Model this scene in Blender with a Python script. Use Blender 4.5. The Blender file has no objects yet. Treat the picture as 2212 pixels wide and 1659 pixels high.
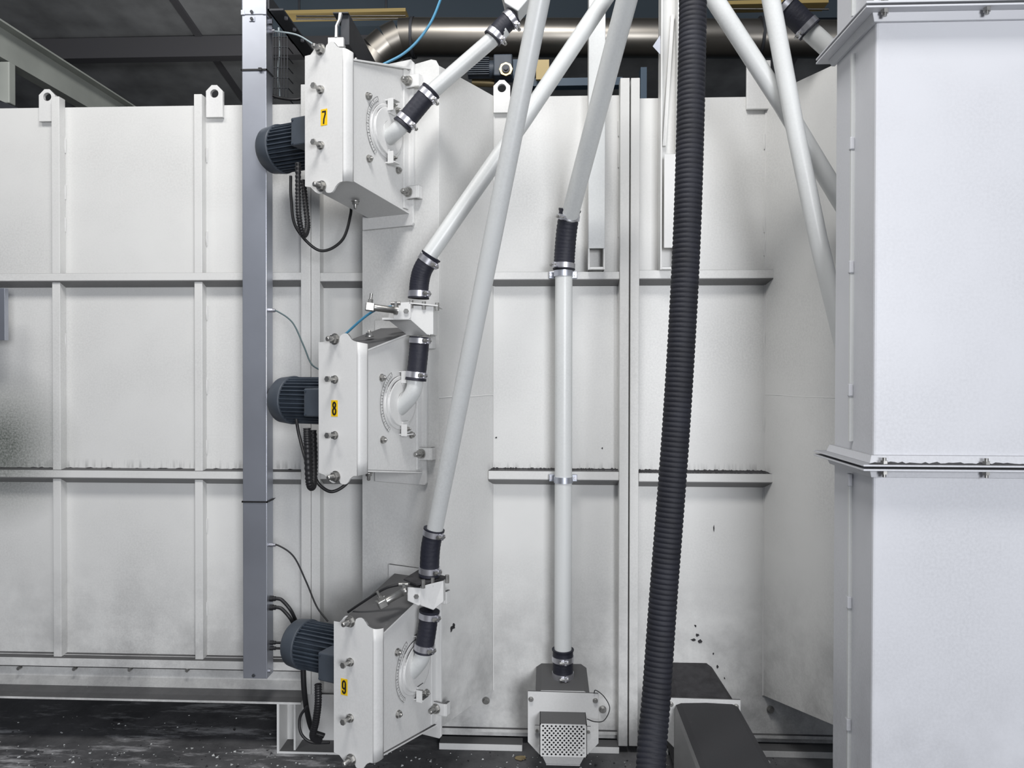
import bpy, bmesh, math, random
from mathutils import Vector, Matrix
random.seed(7)
C = bpy.context.scene.collection
R = math.radians
# ---------------------------------------------------------------- camera, light, exposure
W, H, F = 2212, 1659, 1600.0
CAM = Vector((0, -2.8, 1.42))
ROT = Matrix.Rotation(R(2.5), 3, 'Z') @ Matrix.Rotation(R(90 - 0.55), 3, 'X') @ Matrix.Rotation(R(0.1), 3, 'Z')
SHY = -14.0 / W
cd = bpy.data.cameras.new('camera'); cam = bpy.data.objects.new('camera', cd); C.objects.link(cam)
cd.sensor_width = 36; cd.lens = F / W * 36; cd.shift_y = SHY; cd.clip_start = .02; cd.clip_end = 60
cam.matrix_world = Matrix.Translation(CAM) @ ROT.to_4x4()
bpy.context.scene.camera = cam
wd = bpy.data.worlds.new('world'); bpy.context.scene.world = wd; wd.use_nodes = True
wn = wd.node_tree; wtc = wn.nodes.new('ShaderNodeTexCoord'); wsx = wn.nodes.new('ShaderNodeSeparateXYZ'); wr = wn.nodes.new('ShaderNodeValToRGB')
wn.links.new(wtc.outputs['Generated'], wsx.inputs[0])
wmr = wn.nodes.new('ShaderNodeMapRange'); wmr.inputs[1].default_value = -1; wn.links.new(wsx.outputs[2], wmr.inputs[0]); wn.links.new(wmr.outputs[0], wr.inputs[0])
wr.color_ramp.elements[0].position = .45; wr.color_ramp.elements[0].color = (.03, .032, .04, 1)      # dark hall floor
wr.color_ramp.elements[1].position = .62; wr.color_ramp.elements[1].color = (.80, .87, 1, 1)         # daylit hall upper part
wn.links.new(wr.outputs[0], wn.nodes['Background'].inputs[0]); wn.nodes['Background'].inputs[1].default_value = .19
vs = bpy.context.scene.view_settings
vs.view_transform = 'Standard'; vs.look = 'None'; vs.gamma = 1; vs.use_curve_mapping = False; vs.exposure = 0.36
def area(name, loc, target, sx, sy, power, col=(1, 1, 1)):
    l = bpy.data.lights.new(name, 'AREA'); l.shape = 'RECTANGLE'; l.size = sx; l.size_y = sy; l.energy = power; l.color = col
    o = bpy.data.objects.new(name, l); C.objects.link(o); o.location = loc
    o.rotation_euler = (Vector(target) - Vector(loc)).to_track_quat('-Z', 'Y').to_euler(); return o
area('hall_and_fill_lamp', (-.25, -2.1, 4.5), (-.3, 0, 1.2), 1.1, .7, 64, (1, .985, .97))
area('hall_and_fill_lamp', (1.55, -5.9, 1.8), (.1, 0, .8), 1.6, 1.5, 150, (.95, .965, 1))
area('hall_and_fill_lamp', (-2.2, -1.9, 4.3), (-1.3, 0, 1.9), .9, .5, 20, (1, .97, .92))  # unseen fill light, added to brighten the upper left wall
area('hall_and_fill_lamp', (-2.0, 2.6, 3.0), (-2.2, 4.2, 5), 1.2, .3, 9, (1, .98, .95))  # unseen light behind the cabinet, added and aimed up to brighten the roof

# ---------------------------------------------------------------- projection helpers (photo pixel -> world point on a real plane)
def ray(px, py):
    d = Vector(((px - W / 2) / F, -(py - H / 2 + SHY * -W * -1 * 0) / F - 0, -1))
    d.y = -((py - H / 2) - SHY * W) / F
    return ROT @ d
def P(px, py, Y):
    d = ray(px, py); return CAM + d * ((Y - CAM.y) / d.y)
def PP(px, py, p0, n):
    d = ray(px, py); return CAM + d * ((p0 - CAM).dot(n) / d.dot(n))
def PZ(px, py, z=0):
    d = ray(px, py); return CAM + d * ((z - CAM.z) / d.z)
def X_(px, Y, py=800): return P(px, py, Y).x
def Z_(py, Y, px=1106): return P(px, py, Y).z

# ---------------------------------------------------------------- materials
def nodes(name):
    m = bpy.data.materials.new(name); m.use_nodes = True
    nt = m.node_tree; return m, nt, nt.nodes['Principled BSDF']
def plain(name, col, rough=.5, metal=0, bump=0, bscale=60, var=0, vscale=6):
    m, nt, b = nodes(name)
    b.inputs['Base Color'].default_value = (*col, 1); b.inputs['Roughness'].default_value = rough; b.inputs['Metallic'].default_value = metal
    tc = nt.nodes.new('ShaderNodeTexCoord')
    if var:
        n = nt.nodes.new('ShaderNodeTexNoise'); n.inputs['Scale'].default_value = vscale; n.inputs['Detail'].default_value = 8
        r = nt.nodes.new('ShaderNodeValToRGB'); r.color_ramp.elements[0].position = .3; r.color_ramp.elements[1].position = .7
        r.color_ramp.elements[0].color = (*[c * (1 - var) for c in col], 1); r.color_ramp.elements[1].color = (*[min(1, c * (1 + var)) for c in col], 1)
        nt.links.new(tc.outputs['Object'], n.inputs['Vector']); nt.links.new(n.outputs['Fac'], r.inputs['Fac']); nt.links.new(r.outputs['Color'], b.inputs['Base Color'])
    if bump:
        n = nt.nodes.new('ShaderNodeTexNoise'); n.inputs['Scale'].default_value = bscale; n.inputs['Detail'].default_value = 4
        bp = nt.nodes.new('ShaderNodeBump'); bp.inputs['Strength'].default_value = bump; bp.inputs['Distance'].default_value = .002
        nt.links.new(tc.outputs['Object'], n.inputs['Vector']); nt.links.new(n.outputs['Fac'], bp.inputs['Height']); nt.links.new(bp.outputs['Normal'], b.inputs['Normal'])
    return m
def paint(name, col, dust=.9, grime=.35, speck=.5, rough=.42, dustcol=(.022, .022, .025), soot=0, drip=0):
    """white machine paint: cloudy grime, dark pin specks, settled black blasting dust on upward faces"""
    m, nt, b = nodes(name); N = nt.nodes.new; L = nt.links.new
    b.inputs['Roughness'].default_value = rough
    tc = N('ShaderNodeTexCoord'); geo = N('ShaderNodeNewGeometry')
    def mix(fac, a, bb, t='MIX'):
        x = N('ShaderNodeMix'); x.data_type = 'RGBA'; x.blend_type = t
        if isinstance(fac, float): x.inputs[0].default_value = fac
        else: L(fac, x.inputs[0])
        for s, v in ((6, a), (7, bb)):
            if isinstance(v, tuple): x.inputs[s].default_value = (*v, 1)
            else: L(v, x.inputs[s])
        return x.outputs[2]
    def mth(op, a, bb=0.0, clamp=False):
        x = N('ShaderNodeMath'); x.operation = op; x.use_clamp = clamp
        for i, v in enumerate((a, bb)):
            if isinstance(v, (int, float)): x.inputs[i].default_value = v
            else: L(v, x.inputs[i])
        return x.outputs[0]
    def noise(s, d=4, vec=geo.outputs['Position'], rough=.55):
        n = N('ShaderNodeTexNoise'); n.inputs['Scale'].default_value = s; n.inputs['Detail'].default_value = d; n.inputs['Roughness'].default_value = rough
        L(vec, n.inputs['Vector']); return n.outputs['Fac']
    def rng(v, a, bb, c=0.0, d=1.0):
        x = N('ShaderNodeMapRange'); L(v, x.inputs[0])
        for i, k in enumerate((a, bb, c, d)): x.inputs[i + 1].default_value = k
        return x.outputs[0]
    big = rng(noise(1.7, 7), .38, .72); fine = rng(noise(140, 3), .35, .7)
    g = mth('MULTIPLY', mth('MULTIPLY', big, mth('ADD', fine, .35)), grime)
    dirty = tuple(c * .62 for c in col)
    c1 = mix(g, col, dirty)
    sp = rng(noise(55, 5, rough=.75), .70, .76)
    sp = mth('MULTIPLY', sp, mth('MULTIPLY', rng(noise(3.1, 3), .42, .62), speck))
    c1 = mix(sp, c1, tuple(c * .22 for c in col))
    sep = N('ShaderNodeSeparateXYZ'); L(geo.outputs['Position'], sep.inputs[0])
    if soot:   # rubbed-in soot, patchy, mostly on the lowest half metre
        z = rng(sep.outputs[2], .75, .05); s = mth('MULTIPLY', mth('MULTIPLY', z, rng(noise(4.5, 8, rough=.7), .40, .62)), soot)
        c1 = mix(s, c1, (.14, .14, .145))
    if drip:
        zz = mth('MULTIPLY', mth('MULTIPLY', rng(sep.outputs[2], drip + .032, drip), rng(sep.outputs[2], drip - .01, drip)), rng(sep.outputs[1], -.04, -.01))
        mp_ = N('ShaderNodeMapping'); mp_.inputs['Scale'].default_value = (70, 1, 6); L(geo.outputs['Position'], mp_.inputs[0])
        st = rng(noise(1.0, 4, vec=mp_.outputs[0]), .48, .62); c1 = mix(mth('MULTIPLY', mth('MULTIPLY', zz, st), .42), c1, (.10, .10, .10))
        vm = N('ShaderNodeVectorMath'); vm.operation = 'DISTANCE'; L(geo.outputs['Position'], vm.inputs[0]); vm.inputs[1].default_value = (-2.13, 0, 1.12)
        sm = mth('MULTIPLY', rng(vm.outputs[1], .34, .06), mth('ADD', rng(noise(130, 8, rough=.8), .3, .7), .55)); c1 = mix(mth('MULTIPLY', sm, .75, True), c1, (.07, .085, .07))
    nz = N('ShaderNodeSeparateXYZ'); L(geo.outputs['True Normal'], nz.inputs[0])
    up = rng(nz.outputs[2], .25, .7)
    d = mth('MULTIPLY', mth('MULTIPLY', up, rng(noise(30, 6, rough=.7), .12, .34)), dust)
    c1 = mix(d, c1, dustcol)
    L(c1, b.inputs['Base Color'])
    rr = mth('ADD', mth('MULTIPLY', d, .4), rough, True); L(rr, b.inputs['Roughness'])
    bp = N('ShaderNodeBump'); bp.inputs['Strength'].default_value = .10; bp.inputs['Distance'].default_value = .002
    L(noise(38, 3), bp.inputs['Height']); L(bp.outputs['Normal'], b.inputs['Normal'])
    return m
M = {}
M['wall'] = paint('cabinet_white_paint', (.74, .74, .725), grime=.42, speck=.8, soot=.6, drip=1.045)
M['white'] = paint('machine_white_paint', (.74, .74, .73), grime=.30, speck=.6)
M['clean'] = paint('pipe_white_paint', (.70, .715, .71), dust=.25, grime=.3, speck=.35, rough=.35)
M['col'] = paint('column_paint', (.68, .69, .725), grime=.35, speck=.45, soot=.35, rough=.38, dust=.55)
M['rail_shade'] = paint('shaded_underside_paint', (.20, .20, .20), dust=0, grime=.6, speck=.5)  # darker cabinet paint: shade under the rails put into the colour
M['dusty'] = paint('dust_covered_duct_paint', (.30, .30, .30), dust=.97, grime=.5, speck=.6)
M['beam'] = plain('galvanised_bright', (.55, .575, .64), .40, .90, bump=.05, bscale=30, var=.12, vscale=3)
M['chrome'] = plain('zinc_plated_steel', (.62, .62, .66), .36, .9)
M['bolt'] = plain('bolt_steel', (.42, .415, .40), .38, .9, var=.2, vscale=60)
M['rubber'] = plain('black_rubber', (.014, .015, .026), .6, 0, bump=.5, bscale=90)
M['hose'] = plain('hose_rubber', (.012, .013, .020), .68, 0, bump=.25, bscale=180, var=.3, vscale=12)
M['cable'] = plain('cable_black', (.018, .018, .02), .45)
M['motor'] = plain('motor_blue_grey', (.062, .075, .094), .5, 0, bump=.08, var=.15, vscale=9)
M['motord'] = plain('motor_fin_blue_grey', (.048, .062, .082), .5, 0, var=.2, vscale=20)
M['yellow'] = plain('sticker_yellow', (.90, .58, .01), .4)
M['black'] = plain('print_black', (.012, .012, .012), .5)
M['dark'] = plain('dark_steel', (.05, .053, .06), .5, .3, var=.25, vscale=8)
M['bluesteel'] = plain('blue_painted_steel', (.035, .07, .11), .5)
M['duct'] = plain('spiral_duct_steel', (.30, .28, .25), .36, 1, var=.15, vscale=4)
M['brass'] = plain('brass', (.42, .33, .18), .35, .8)
M['ochre'] = plain('ochre_painted_steel', (.50, .37, .14), .45)
M['blue'] = plain('blue_air_tube', (.07, .26, .42), .35)
M['teal'] = plain('grey_air_tube', (.10, .15, .16), .4)
M['greytube'] = plain('pale_air_tube', (.36, .42, .44), .4)
M['roof'] = plain('roof_dark_sheet', (.30, .31, .32), .8, 0, var=.3, vscale=3)
M['farwall'] = plain('hall_dark_wall', (.05, .07, .09), .8)
M['roofsteel'] = plain('roof_steel', (.12, .12, .13), .7)
M['channel'] = plain('grey_green_steel', (.40, .42, .385), .55, 0, var=.12, vscale=5)
M['dust'] = plain('blasting_dust', (.035, .034, .037), .9, 0, bump=1, bscale=150, var=.35, vscale=30)
M['weld'] = plain('weld_bead_paint', (.72, .72, .71), .35)
M['printgrey'] = plain('scale_print', (.18, .18, .18), .5)
def floor_mat():
    m, nt, b = nodes('sooty_concrete'); N = nt.nodes.new; L = nt.links.new
    tc = N('ShaderNodeNewGeometry')
    n1 = N('ShaderNodeTexNoise'); n1.inputs['Scale'].default_value = 4; n1.inputs['Detail'].default_value = 10; n1.inputs['Roughness'].default_value = .7
    mp = N('ShaderNodeMapping'); mp.inputs['Rotation'].default_value = (0, 0, R(-28)); mp.inputs['Scale'].default_value = (1.3, 5.5, 1)
    n2 = N('ShaderNodeTexNoise'); n2.inputs['Scale'].default_value = 1.7; n2.inputs['Detail'].default_value = 12; n2.inputs['Roughness'].default_value = .74
    L(tc.outputs['Position'], n1.inputs[0]); L(tc.outputs['Position'], mp.inputs[0]); L(mp.outputs[0], n2.inputs[0])
    r1 = N('ShaderNodeValToRGB'); r1.color_ramp.elements[0].position = .3; r1.color_ramp.elements[0].color = (.032, .032, .035, 1)
    r1.color_ramp.elements[1].position = .75; r1.color_ramp.elements[1].color = (.14, .14, .145, 1)
    r2 = N('ShaderNodeValToRGB'); r2.color_ramp.elements[0].position = .52; r2.color_ramp.elements[0].color = (0, 0, 0, 1); r2.color_ramp.elements[1].position = .63
    L(n1.outputs['Fac'], r1.inputs[0]); L(n2.outputs['Fac'], r2.inputs[0])
    # scraped, pale area in front of the left half of the cabinet
    sx = N('ShaderNodeSeparateXYZ'); L(tc.outputs['Position'], sx.inputs[0])
    k = N('ShaderNodeMapRange'); L(sx.outputs[0], k.inputs[0]); k.inputs[1].default_value = -.35; k.inputs[2].default_value = -.8
    mu = N('ShaderNodeMath'); mu.operation = 'MULTIPLY'; L(r2.outputs[0], mu.inputs[0]); L(k.outputs[0], mu.inputs[1])
    mx = N('ShaderNodeMix'); mx.data_type = 'RGBA'; L(mu.outputs[0], mx.inputs[0]); L(r1.outputs[0], mx.inputs[6]); mx.inputs[7].default_value = (.42, .42, .43, 1)
    L(mx.outputs[2], b.inputs['Base Color']); b.inputs['Roughness'].default_value = .75
    bp = N('ShaderNodeBump'); bp.inputs['Strength'].default_value = .6; bp.inputs['Distance'].default_value = .008
    L(n1.outputs['Fac'], bp.inputs['Height']); L(bp.outputs['Normal'], b.inputs['Normal']); return m
M['floor'] = floor_mat()

# ---------------------------------------------------------------- mesh builder
class MB:
    def __init__(s): s.v = []; s.f = []; s.sm = []
    def add(s, vs, fs, smooth=False):
        k = len(s.v); s.v += [Vector(v) for v in vs]; s.f += [tuple(i + k for i in f) for f in fs]; s.sm += [smooth] * len(fs); return s
    def box(s, a, b, mat=None):
        (x0, y0, z0), (x1, y1, z1) = a, b
        x0, x1 = sorted((x0, x1)); y0, y1 = sorted((y0, y1)); z0, z1 = sorted((z0, z1))
        vs = [(x, y, z) for x in (x0, x1) for y in (y0, y1) for z in (z0, z1)]
        if mat: vs = [mat @ Vector(v) for v in vs]
        return s.add(vs, [(0, 1, 3, 2), (4, 6, 7, 5), (0, 4, 5, 1), (2, 3, 7, 6), (0, 2, 6, 4), (1, 5, 7, 3)])
    def hexa(s, q0, q1):
        """solid between two matching polygons"""
        n = len(q0); vs = list(q0) + list(q1)
        fs = [tuple(range(n))[::-1], tuple(range(n, 2 * n))] + [(i, (i + 1) % n, n + (i + 1) % n, n + i) for i in range(n)]
        return s.add(vs, fs)
    def prism(s, poly, off): return s.hexa(poly, [Vector(p) + Vector(off) for p in poly])
    def tube(s, pts, r, n=20, cap=True, smooth=True, inner=None):
        pts = [Vector(p) for p in pts]; m = len(pts); rs = r if isinstance(r, (list, tuple)) else [r] * m
        t = []
        for i in range(m):
            a, b = i, i
            while a > 0 and (pts[a] - pts[i]).length < 1e-6: a -= 1
            while b < m - 1 and (pts[b] - pts[i]).length < 1e-6: b += 1
            t.append((pts[b] - pts[a]).normalized())
        a = Vector((0, 0, 1)) if abs(t[0].z) < .9 else Vector((0, 1, 0))
        u = t[0].cross(a).normalized(); vs = []
        for i in range(m):
            u = (u - t[i] * u.dot(t[i])).normalized(); w = t[i].cross(u)
            vs += [pts[i] + (u * math.cos(2 * math.pi * k / n) + w * math.sin(2 * math.pi * k / n)) * rs[i] for k in range(n)]
        fs = [(i * n + k, i * n + (k + 1) % n, (i + 1) * n + (k + 1) % n, (i + 1) * n + k) for i in range(m - 1) for k in range(n)]
        s.add(vs, fs, smooth)
        if cap:
            s.add(vs[:n], [tuple(range(n))[::-1]]); s.add(vs[-n:], [tuple(range(n))])
        return s
    def ring(s, p0, p1, r0, r1, n=24):
        """hollow band between inner r0 and outer r1"""
        p0, p1 = Vector(p0), Vector(p1); d = (p1 - p0) * .12
        s.tube([p0, p1], [r1, r1], n, cap=False)
        for p, q in ((p0, r0), (p1, r0)): s.tube([p, p + (p1 - p0) * 1e-4], [r1, q], n, cap=False, smooth=False)
        return s
    def hexn(s, p0, p1, r, n=6):
        return s.tube([p0, p1], r, n, smooth=False)
    def build(s, name, mat, parent=None, bevel=0, solid=0, kind=None, label=None):
        me = bpy.data.meshes.new(name)
        inv = PM[parent.name].inverted() if (parent is not None and parent.name in PM and not LOCAL[0]) else None
        vs = [(inv @ v) if inv else v for v in s.v]
        me.from_pydata([tuple(v) for v in vs], [], s.f)
        for p, k in zip(me.polygons, s.sm): p.use_smooth = k
        bm = bmesh.new(); bm.from_mesh(me); bmesh.ops.recalc_face_normals(bm, faces=bm.faces); bm.to_mesh(me); bm.free()
        me.materials.append(M[mat] if isinstance(mat, str) else mat)
        o = bpy.data.objects.new(name, me); C.objects.link(o)
        if parent: o.parent = parent; PM[o.name] = PM.get(parent.name, Matrix())
        if solid:
            md = o.modifiers.new('solid', 'SOLIDIFY'); md.thickness = solid; md.offset = 0
        if bevel:
            md = o.modifiers.new('bevel', 'BEVEL'); md.width = bevel; md.segments = 2; md.limit_method = 'ANGLE'; md.angle_limit = R(35)
        if kind: o['kind'] = kind
        if label: o['label'] = label
        return o
PM = {}; LOCAL = [False]
def thing(name, label, cat, loc=(0, 0, 0), rz=0, group=None):
    o = bpy.data.objects.new(name, None); C.objects.link(o); o.empty_display_size = .05
    o.location = loc; o.rotation_euler = (0, 0, rz); o['label'] = label; o['category'] = cat
    if group: o['group'] = group
    PM[o.name] = Matrix.Translation(Vector(loc)) @ Matrix.Rotation(rz, 4, 'Z'); return o
def tag(o, label, cat, group=None):
    o['label'] = label; o['category'] = cat
    if group: o['group'] = group
    return o
def recentre(o):
    """put a one-mesh thing's origin at its base"""
    me = o.data; n = len(me.vertices); c = Vector((sum(v.co.x for v in me.vertices) / n, sum(v.co.y for v in me.vertices) / n, min(v.co.z for v in me.vertices)))
    for v in me.vertices: v.co -= c
    o.location = c; return o
def struct(name, mb, mat, **k):
    o = mb.build(name, mat, None, **k); o['kind'] = 'structure'; return o
def spline(pts, n=8):
    pts = [Vector(p) for p in pts]; out = []
    q = [pts[0] * 2 - pts[1]] + pts + [pts[-1] * 2 - pts[-2]]
    for i in range(1, len(q) - 2):
        for k in range(n):
            t = k / n; a, b, c, d = q[i - 1], q[i], q[i + 1], q[i + 2]
            out.append(.5 * ((2 * b) + (c - a) * t + (2 * a - 5 * b + 4 * c - d) * t * t + (3 * b - a - 3 * c + d) * t ** 3))
    return out + [pts[-1]]
def holed_plate(mb, outline, hc, r, off, n=24):
    """convex outline with a round hole, extruded by off (outline, hc in 3D, coplanar)"""
    outline = [Vector(p) for p in outline]; hc = Vector(hc)
    ax = (outline[1] - outline[0]).normalized(); nn = ax.cross(outline[2] - outline[0]).normalized(); ay = nn.cross(ax)
    q = [((p - hc).dot(ax), (p - hc).dot(ay)) for p in outline]
    angs = sorted(set([2 * math.pi * k / n for k in range(n)] + [math.atan2(y, x) % (2 * math.pi) for x, y in q])); ou = []
    for a in angs:
        dx, dy = math.cos(a), math.sin(a); best = None
        for i in range(len(q)):
            (x0, y0), (x1, y1) = q[i], q[(i + 1) % len(q)]; ex, ey = x1 - x0, y1 - y0; den = dx * ey - dy * ex
            if abs(den) < 1e-12: continue
            t = (x0 * ey - y0 * ex) / den; w = (x0 * dy - y0 * dx) / den
            if t > 0 and -1e-6 <= w <= 1 + 1e-6 and (best is None or t < best): best = t
        ou.append(hc + ax * dx * best + ay * dy * best)
    inn = [hc + ax * math.cos(a) * r + ay * math.sin(a) * r for a in angs]; k = len(angs); off = Vector(off)
    vs = ou + inn + [p + off for p in ou] + [p + off for p in inn]; fs = []
    for i in range(k):
        j = (i + 1) % k
        fs += [(i, j, k + j, k + i), (2 * k + i, 3 * k + i, 3 * k + j, 2 * k + j), (i, 2 * k + i, 2 * k + j, j), (k + i, k + j, 3 * k + j, 3 * k + i)]
    return mb.add(vs, fs)

# ---------------------------------------------------------------- setting: floor, hall
struct('floor', MB().box((-6, -6, -.1), (6, 9, 0)), 'floor')
struct('wall_back', MB().box((-8, 7, 0), (8, 7.1, 7)), 'farwall')
ceil = struct('ceiling', MB().hexa([(-8, -.6, 5.6), (8, -.6, 5.6), (8, 7.1, 3.95), (-8, 7.1, 3.95)], [(-8, -.6, 5.7), (8, -.6, 5.7), (8, 7.1, 4.05), (-8, 7.1, 4.05)]), 'roof')
def zc(y): return 5.6 - (y + .6) * 1.65 / 7.7
for y in (1.6, 4.15, 6.2):
    MB().box((-8, y - .06, zc(y) - .20), (8, y + .06, zc(y) - .01)).build('roof_purlin', 'roofsteel', ceil)
for i in range(6):
    x = -5.2 + i * 1.9
    MB().hexa([(x, -.5, zc(-.5)), (x + .06, -.5, zc(-.5)), (x + .06, 7, zc(7)), (x, 7, zc(7))], [(x, -.5, zc(-.5) - .03), (x + .06, -.5, zc(-.5) - .03), (x + .06, 7, zc(7) - .03), (x, 7, zc(7) - .03)]).build('roof_rib', 'roofsteel', ceil)

# ---------------------------------------------------------------- the white steel cabinet
cab = thing('blasting_cabinet', 'long white steel blasting cabinet wall with welded stiffener grid behind all the pipes', 'cabinet', (0, 0, 0))
D = .045
zt_l, zt_r = Z_(230, 0, 300), Z_(211, 0, 1500)
xl0 = X_(-260, 0); xm = X_(672, 0)
zb = .03
MB().box((xl0, 0, .28), (xm, .02, zt_l)).build('wall_sheet', 'wall', cab)
zt2 = Z_(212, 0, 900)
MB().box((xm, 0, zb), (X_(1352, 0), .02, zt2)).build('wall_sheet', 'wall', cab)
MB().box((X_(1352, 0), 0, zb), (X_(1900, 0), .02, zt_r)).build('wall_sheet', 'wall', cab)
MB().box((xl0, .02, zt_l - .012), (X_(1900, 0), 1.6, zt_l - .02)).build('roof_sheet', 'wall', cab)
def stiff(name, px0, px1, y0, y1, d=D - .008):
    x0, x1 = X_(px0, -d, (y0 + y1) / 2), X_(px1, -d, (y0 + y1) / 2)
    MB().box((x0, -d, Z_(y0, -d, px0)), (x1, 0, Z_(y1, -d, px0))).build(name, 'wall', cab, bevel=.002)
stiff('vertical_stiffener', 113, 130, 208, 1419)
stiff('vertical_stiffener', 420, 437, 203, 1425)
stiff('joint_flange', 650, 671, 182, 1500, .05)
stiff('joint_flange', 672, 691, 182, 1500, .05)
stiff('joint_flange', 1338, 1358, 168, 1612, .055)
stiff('joint_flange', 1361, 1380, 168, 1612, .055)
def rail(px0, px1, pyt, pyb, drop=.024, wedge=None):
    """horizontal stiffener: folded bar whose lower flange slopes back down to the sheet"""
    x0, x1 = X_(px0, -D, pyt), X_(px1, -D, pyt); pc = (px0 + px1) / 2
    zt, zb_ = Z_(pyt, -D, pc), Z_(pyb, -D, pc)
    a = [(x0, -D, zt), (x0, 0, zt + .004), (x0, 0, zb_ - drop), (x0, -D, zb_)]
    b = [(x1, y, z) for _, y, z in a]
    h = MB().hexa(a, b).build('horizontal_stiffener', 'wall', cab, bevel=.0015)
    MB().hexa([(x0, -D + .001, zb_ - .0005), (x0, -.001, zb_ - drop + .0005), (x0, -.001, zb_ - drop - .0015), (x0, -D + .001, zb_ - .0025)], [(x1, -D + .001, zb_ - .0005), (x1, -.001, zb_ - drop + .0005), (x1, -.001, zb_ - drop - .0015), (x1, -D + .001, zb_ - .0025)]).build('lower_flange_shade', 'rail_shade', h)  # thin sheet that paints the rail's shaded underside dark
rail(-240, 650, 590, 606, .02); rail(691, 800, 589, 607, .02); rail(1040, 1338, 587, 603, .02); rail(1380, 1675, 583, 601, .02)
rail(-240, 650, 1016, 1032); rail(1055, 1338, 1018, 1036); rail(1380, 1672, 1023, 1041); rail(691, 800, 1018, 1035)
# dust lying on the rails
for a, b, y in ((-240, 650, 1015), (1058, 1338, 1016), (1380, 1668, 1020)):
    mb = MB(); n = 140; x0, x1 = X_(a, -D), X_(b, -D); z0 = Z_(y, -D * .6, (a + b) / 2)
    top = [(x0 + (x1 - x0) * i / n, -.002, z0 + .004 + .004 * random.random() ** 3) for i in range(n + 1)]
    bot = [(x0 + (x1 - x0) * i / n, -D + .004, z0 - .002 - .002 * random.random()) for i in range(n + 1)]
    mb.add(top + bot, [(i, i + 1, n + 2 + i, n + 1 + i) for i in range(n)])
    mb.add([Vector(p) for p in bot] + [Vector(p) - Vector((0, 0, .004)) for p in bot], [(i, i + 1, n + 2 + i, n + 1 + i) for i in range(n)])
    mb.build('settled_dust', 'dust', cab, kind='stuff')
# bottom of the left half: sill, shadow gap, base channel, foot
za, zb1 = Z_(1420, -.03, 300), Z_(1443, -.05, 300)
MB().box((xl0, -.05, zb1), (X_(650, -.05), 0, za)).build('sill_flange', 'wall', cab, bevel=.002)
MB().box((xl0, -.018, Z_(1412, 0, 300)), (X_(650, 0), 0, za)).build('backing_bar', 'wall', cab)
zc0, zc1 = Z_(1445, -.03, 300), Z_(1512, -.10, 300)
prof = [(-.02, zc0), (-.026, zc0), (-.030, zc1 + .055), (-.045, zc1 + .025), (-.075, zc1 + .012), (-.11, zc1 + .008), (-.11, zc1), (-.02, zc1)]
MB().hexa([(xl0, y, z) for y, z in prof], [(X_(652, -.1, 1500), y, z) for y, z in prof]).build('base_channel', 'wall', cab)
MB().box((xl0, -.018, zc0 - .004), (X_(652, -.1, 1500), -.002, zb1 + .02)).build('gap_shade_strip', 'dark', cab)  # dark strip painting in the shade between sill and base channel
for i, p in enumerate((40, 160, 280, 404)):
    c = P(p, 1444 + i * 1.5, -.052); MB().hexn(c + Vector((0, .012, 0)), c + Vector((0, -.004, 0)), .0065).build('bolt', 'bolt', cab)
fx0, fx1 = X_(600, -.1, 1560), X_(760, -.1, 1560)
ft = thing('support_foot', 'white welded channel foot of the cabinet standing on the floor behind lowest motor', 'foot', (fx0, -.05, 0))
MB().box((fx0, -.11, .0), (fx1, 0, .008)).build('foot_plate', 'white', ft)
MB().box((fx0, -.11, .008), (fx0 + .009, 0, zc1)).build('web', 'white', ft)
MB().box((fx0 + .009, -.02, .008), (fx1, -.008, zc1)).build('back_plate', 'white', ft)
MB().box((fx0 + .06, -.1, .008), (fx0 + .067, -.02, zc1)).build('gusset', 'white', ft)
# protruding wheel column: mount plate + splayed side
PC = P(948, 800, -.30); n_ = Vector((math.cos(R(23)), -math.sin(R(23)), 0)); m_ = Vector((-math.sin(R(23)), -math.cos(R(23)), 0))
PLc = PP(783, 800, PC, m_)
t8 = .006
def mp(px, py): return PP(px, py, PC, m_)
zpt, zpb = mp(940, 126).z, mp(948, 1594).z
MB().prism([(PLc.x, PLc.y, zpb + .0), (PC.x, PC.y, zpb), (PC.x, PC.y, zpt - .03), (PC.x - .012, PC.y + .006, zpt - .006), (PC.x - .03, PC.y + .013, zpt), (PLc.x, PLc.y, zpt - .02)], -m_ * t8).build('wheel_mounting_plate', 'wall', cab, bevel=.002)
MB().hexa([(PLc.x, PLc.y, zpb), (PLc.x, 0, zpb), (PLc.x, 0, zt2), (PLc.x, PLc.y, zpt - .03)], [(PLc.x + .006, PLc.y, zpb), (PLc.x + .006, 0, zpb), (PLc.x + .006, 0, zt2), (PLc.x + .006, PLc.y, zpt - .03)]).build('column_side_plate', 'wall', cab)
XL = X_(1066, 0)
def splay(x0, y0, x1, sgn, pyA, pxA, wallbot_py, pxw, nm):
    """slanted sheet from protruding edge (x0,y0) back to the wall (x1,0); welded at mid height"""
    zs = Z_(856, -.15, pxA)
    zt0, zt1 = Z_(pyA, y0, pxA), Z_(208, 0, pxw)
    b0 = Z_(1574 if sgn > 0 else 1583, y0, pxA); b1 = Z_(wallbot_py, 0, pxw)
    d = Vector((sgn * .004, .006, 0))
    MB().prism([(x0, y0, zs - .001), (x1, 0, zs - .001), (x1, 0, b1), (x0, y0, b0)], d).build('splayed_side_sheet', 'wall', cab)
    MB().prism([(x0, y0, zs + .001), (x1, 0, zs + .001), (x1, 0, zt1), (x0, y0, zt0)], d).build('splayed_side_sheet', 'wall', cab)
    MB().tube([(x0 + (x1 - x0) * t, y0 * (1 - t), zs + .001 * math.sin(t * 9)) for t in [i / 6 for i in range(7)]], .0022, 6).build('weld_bead', 'weld', cab)
splay(PC.x, PC.y, XL, 1, 142, 948, 1490, 1066, 'l')
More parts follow.
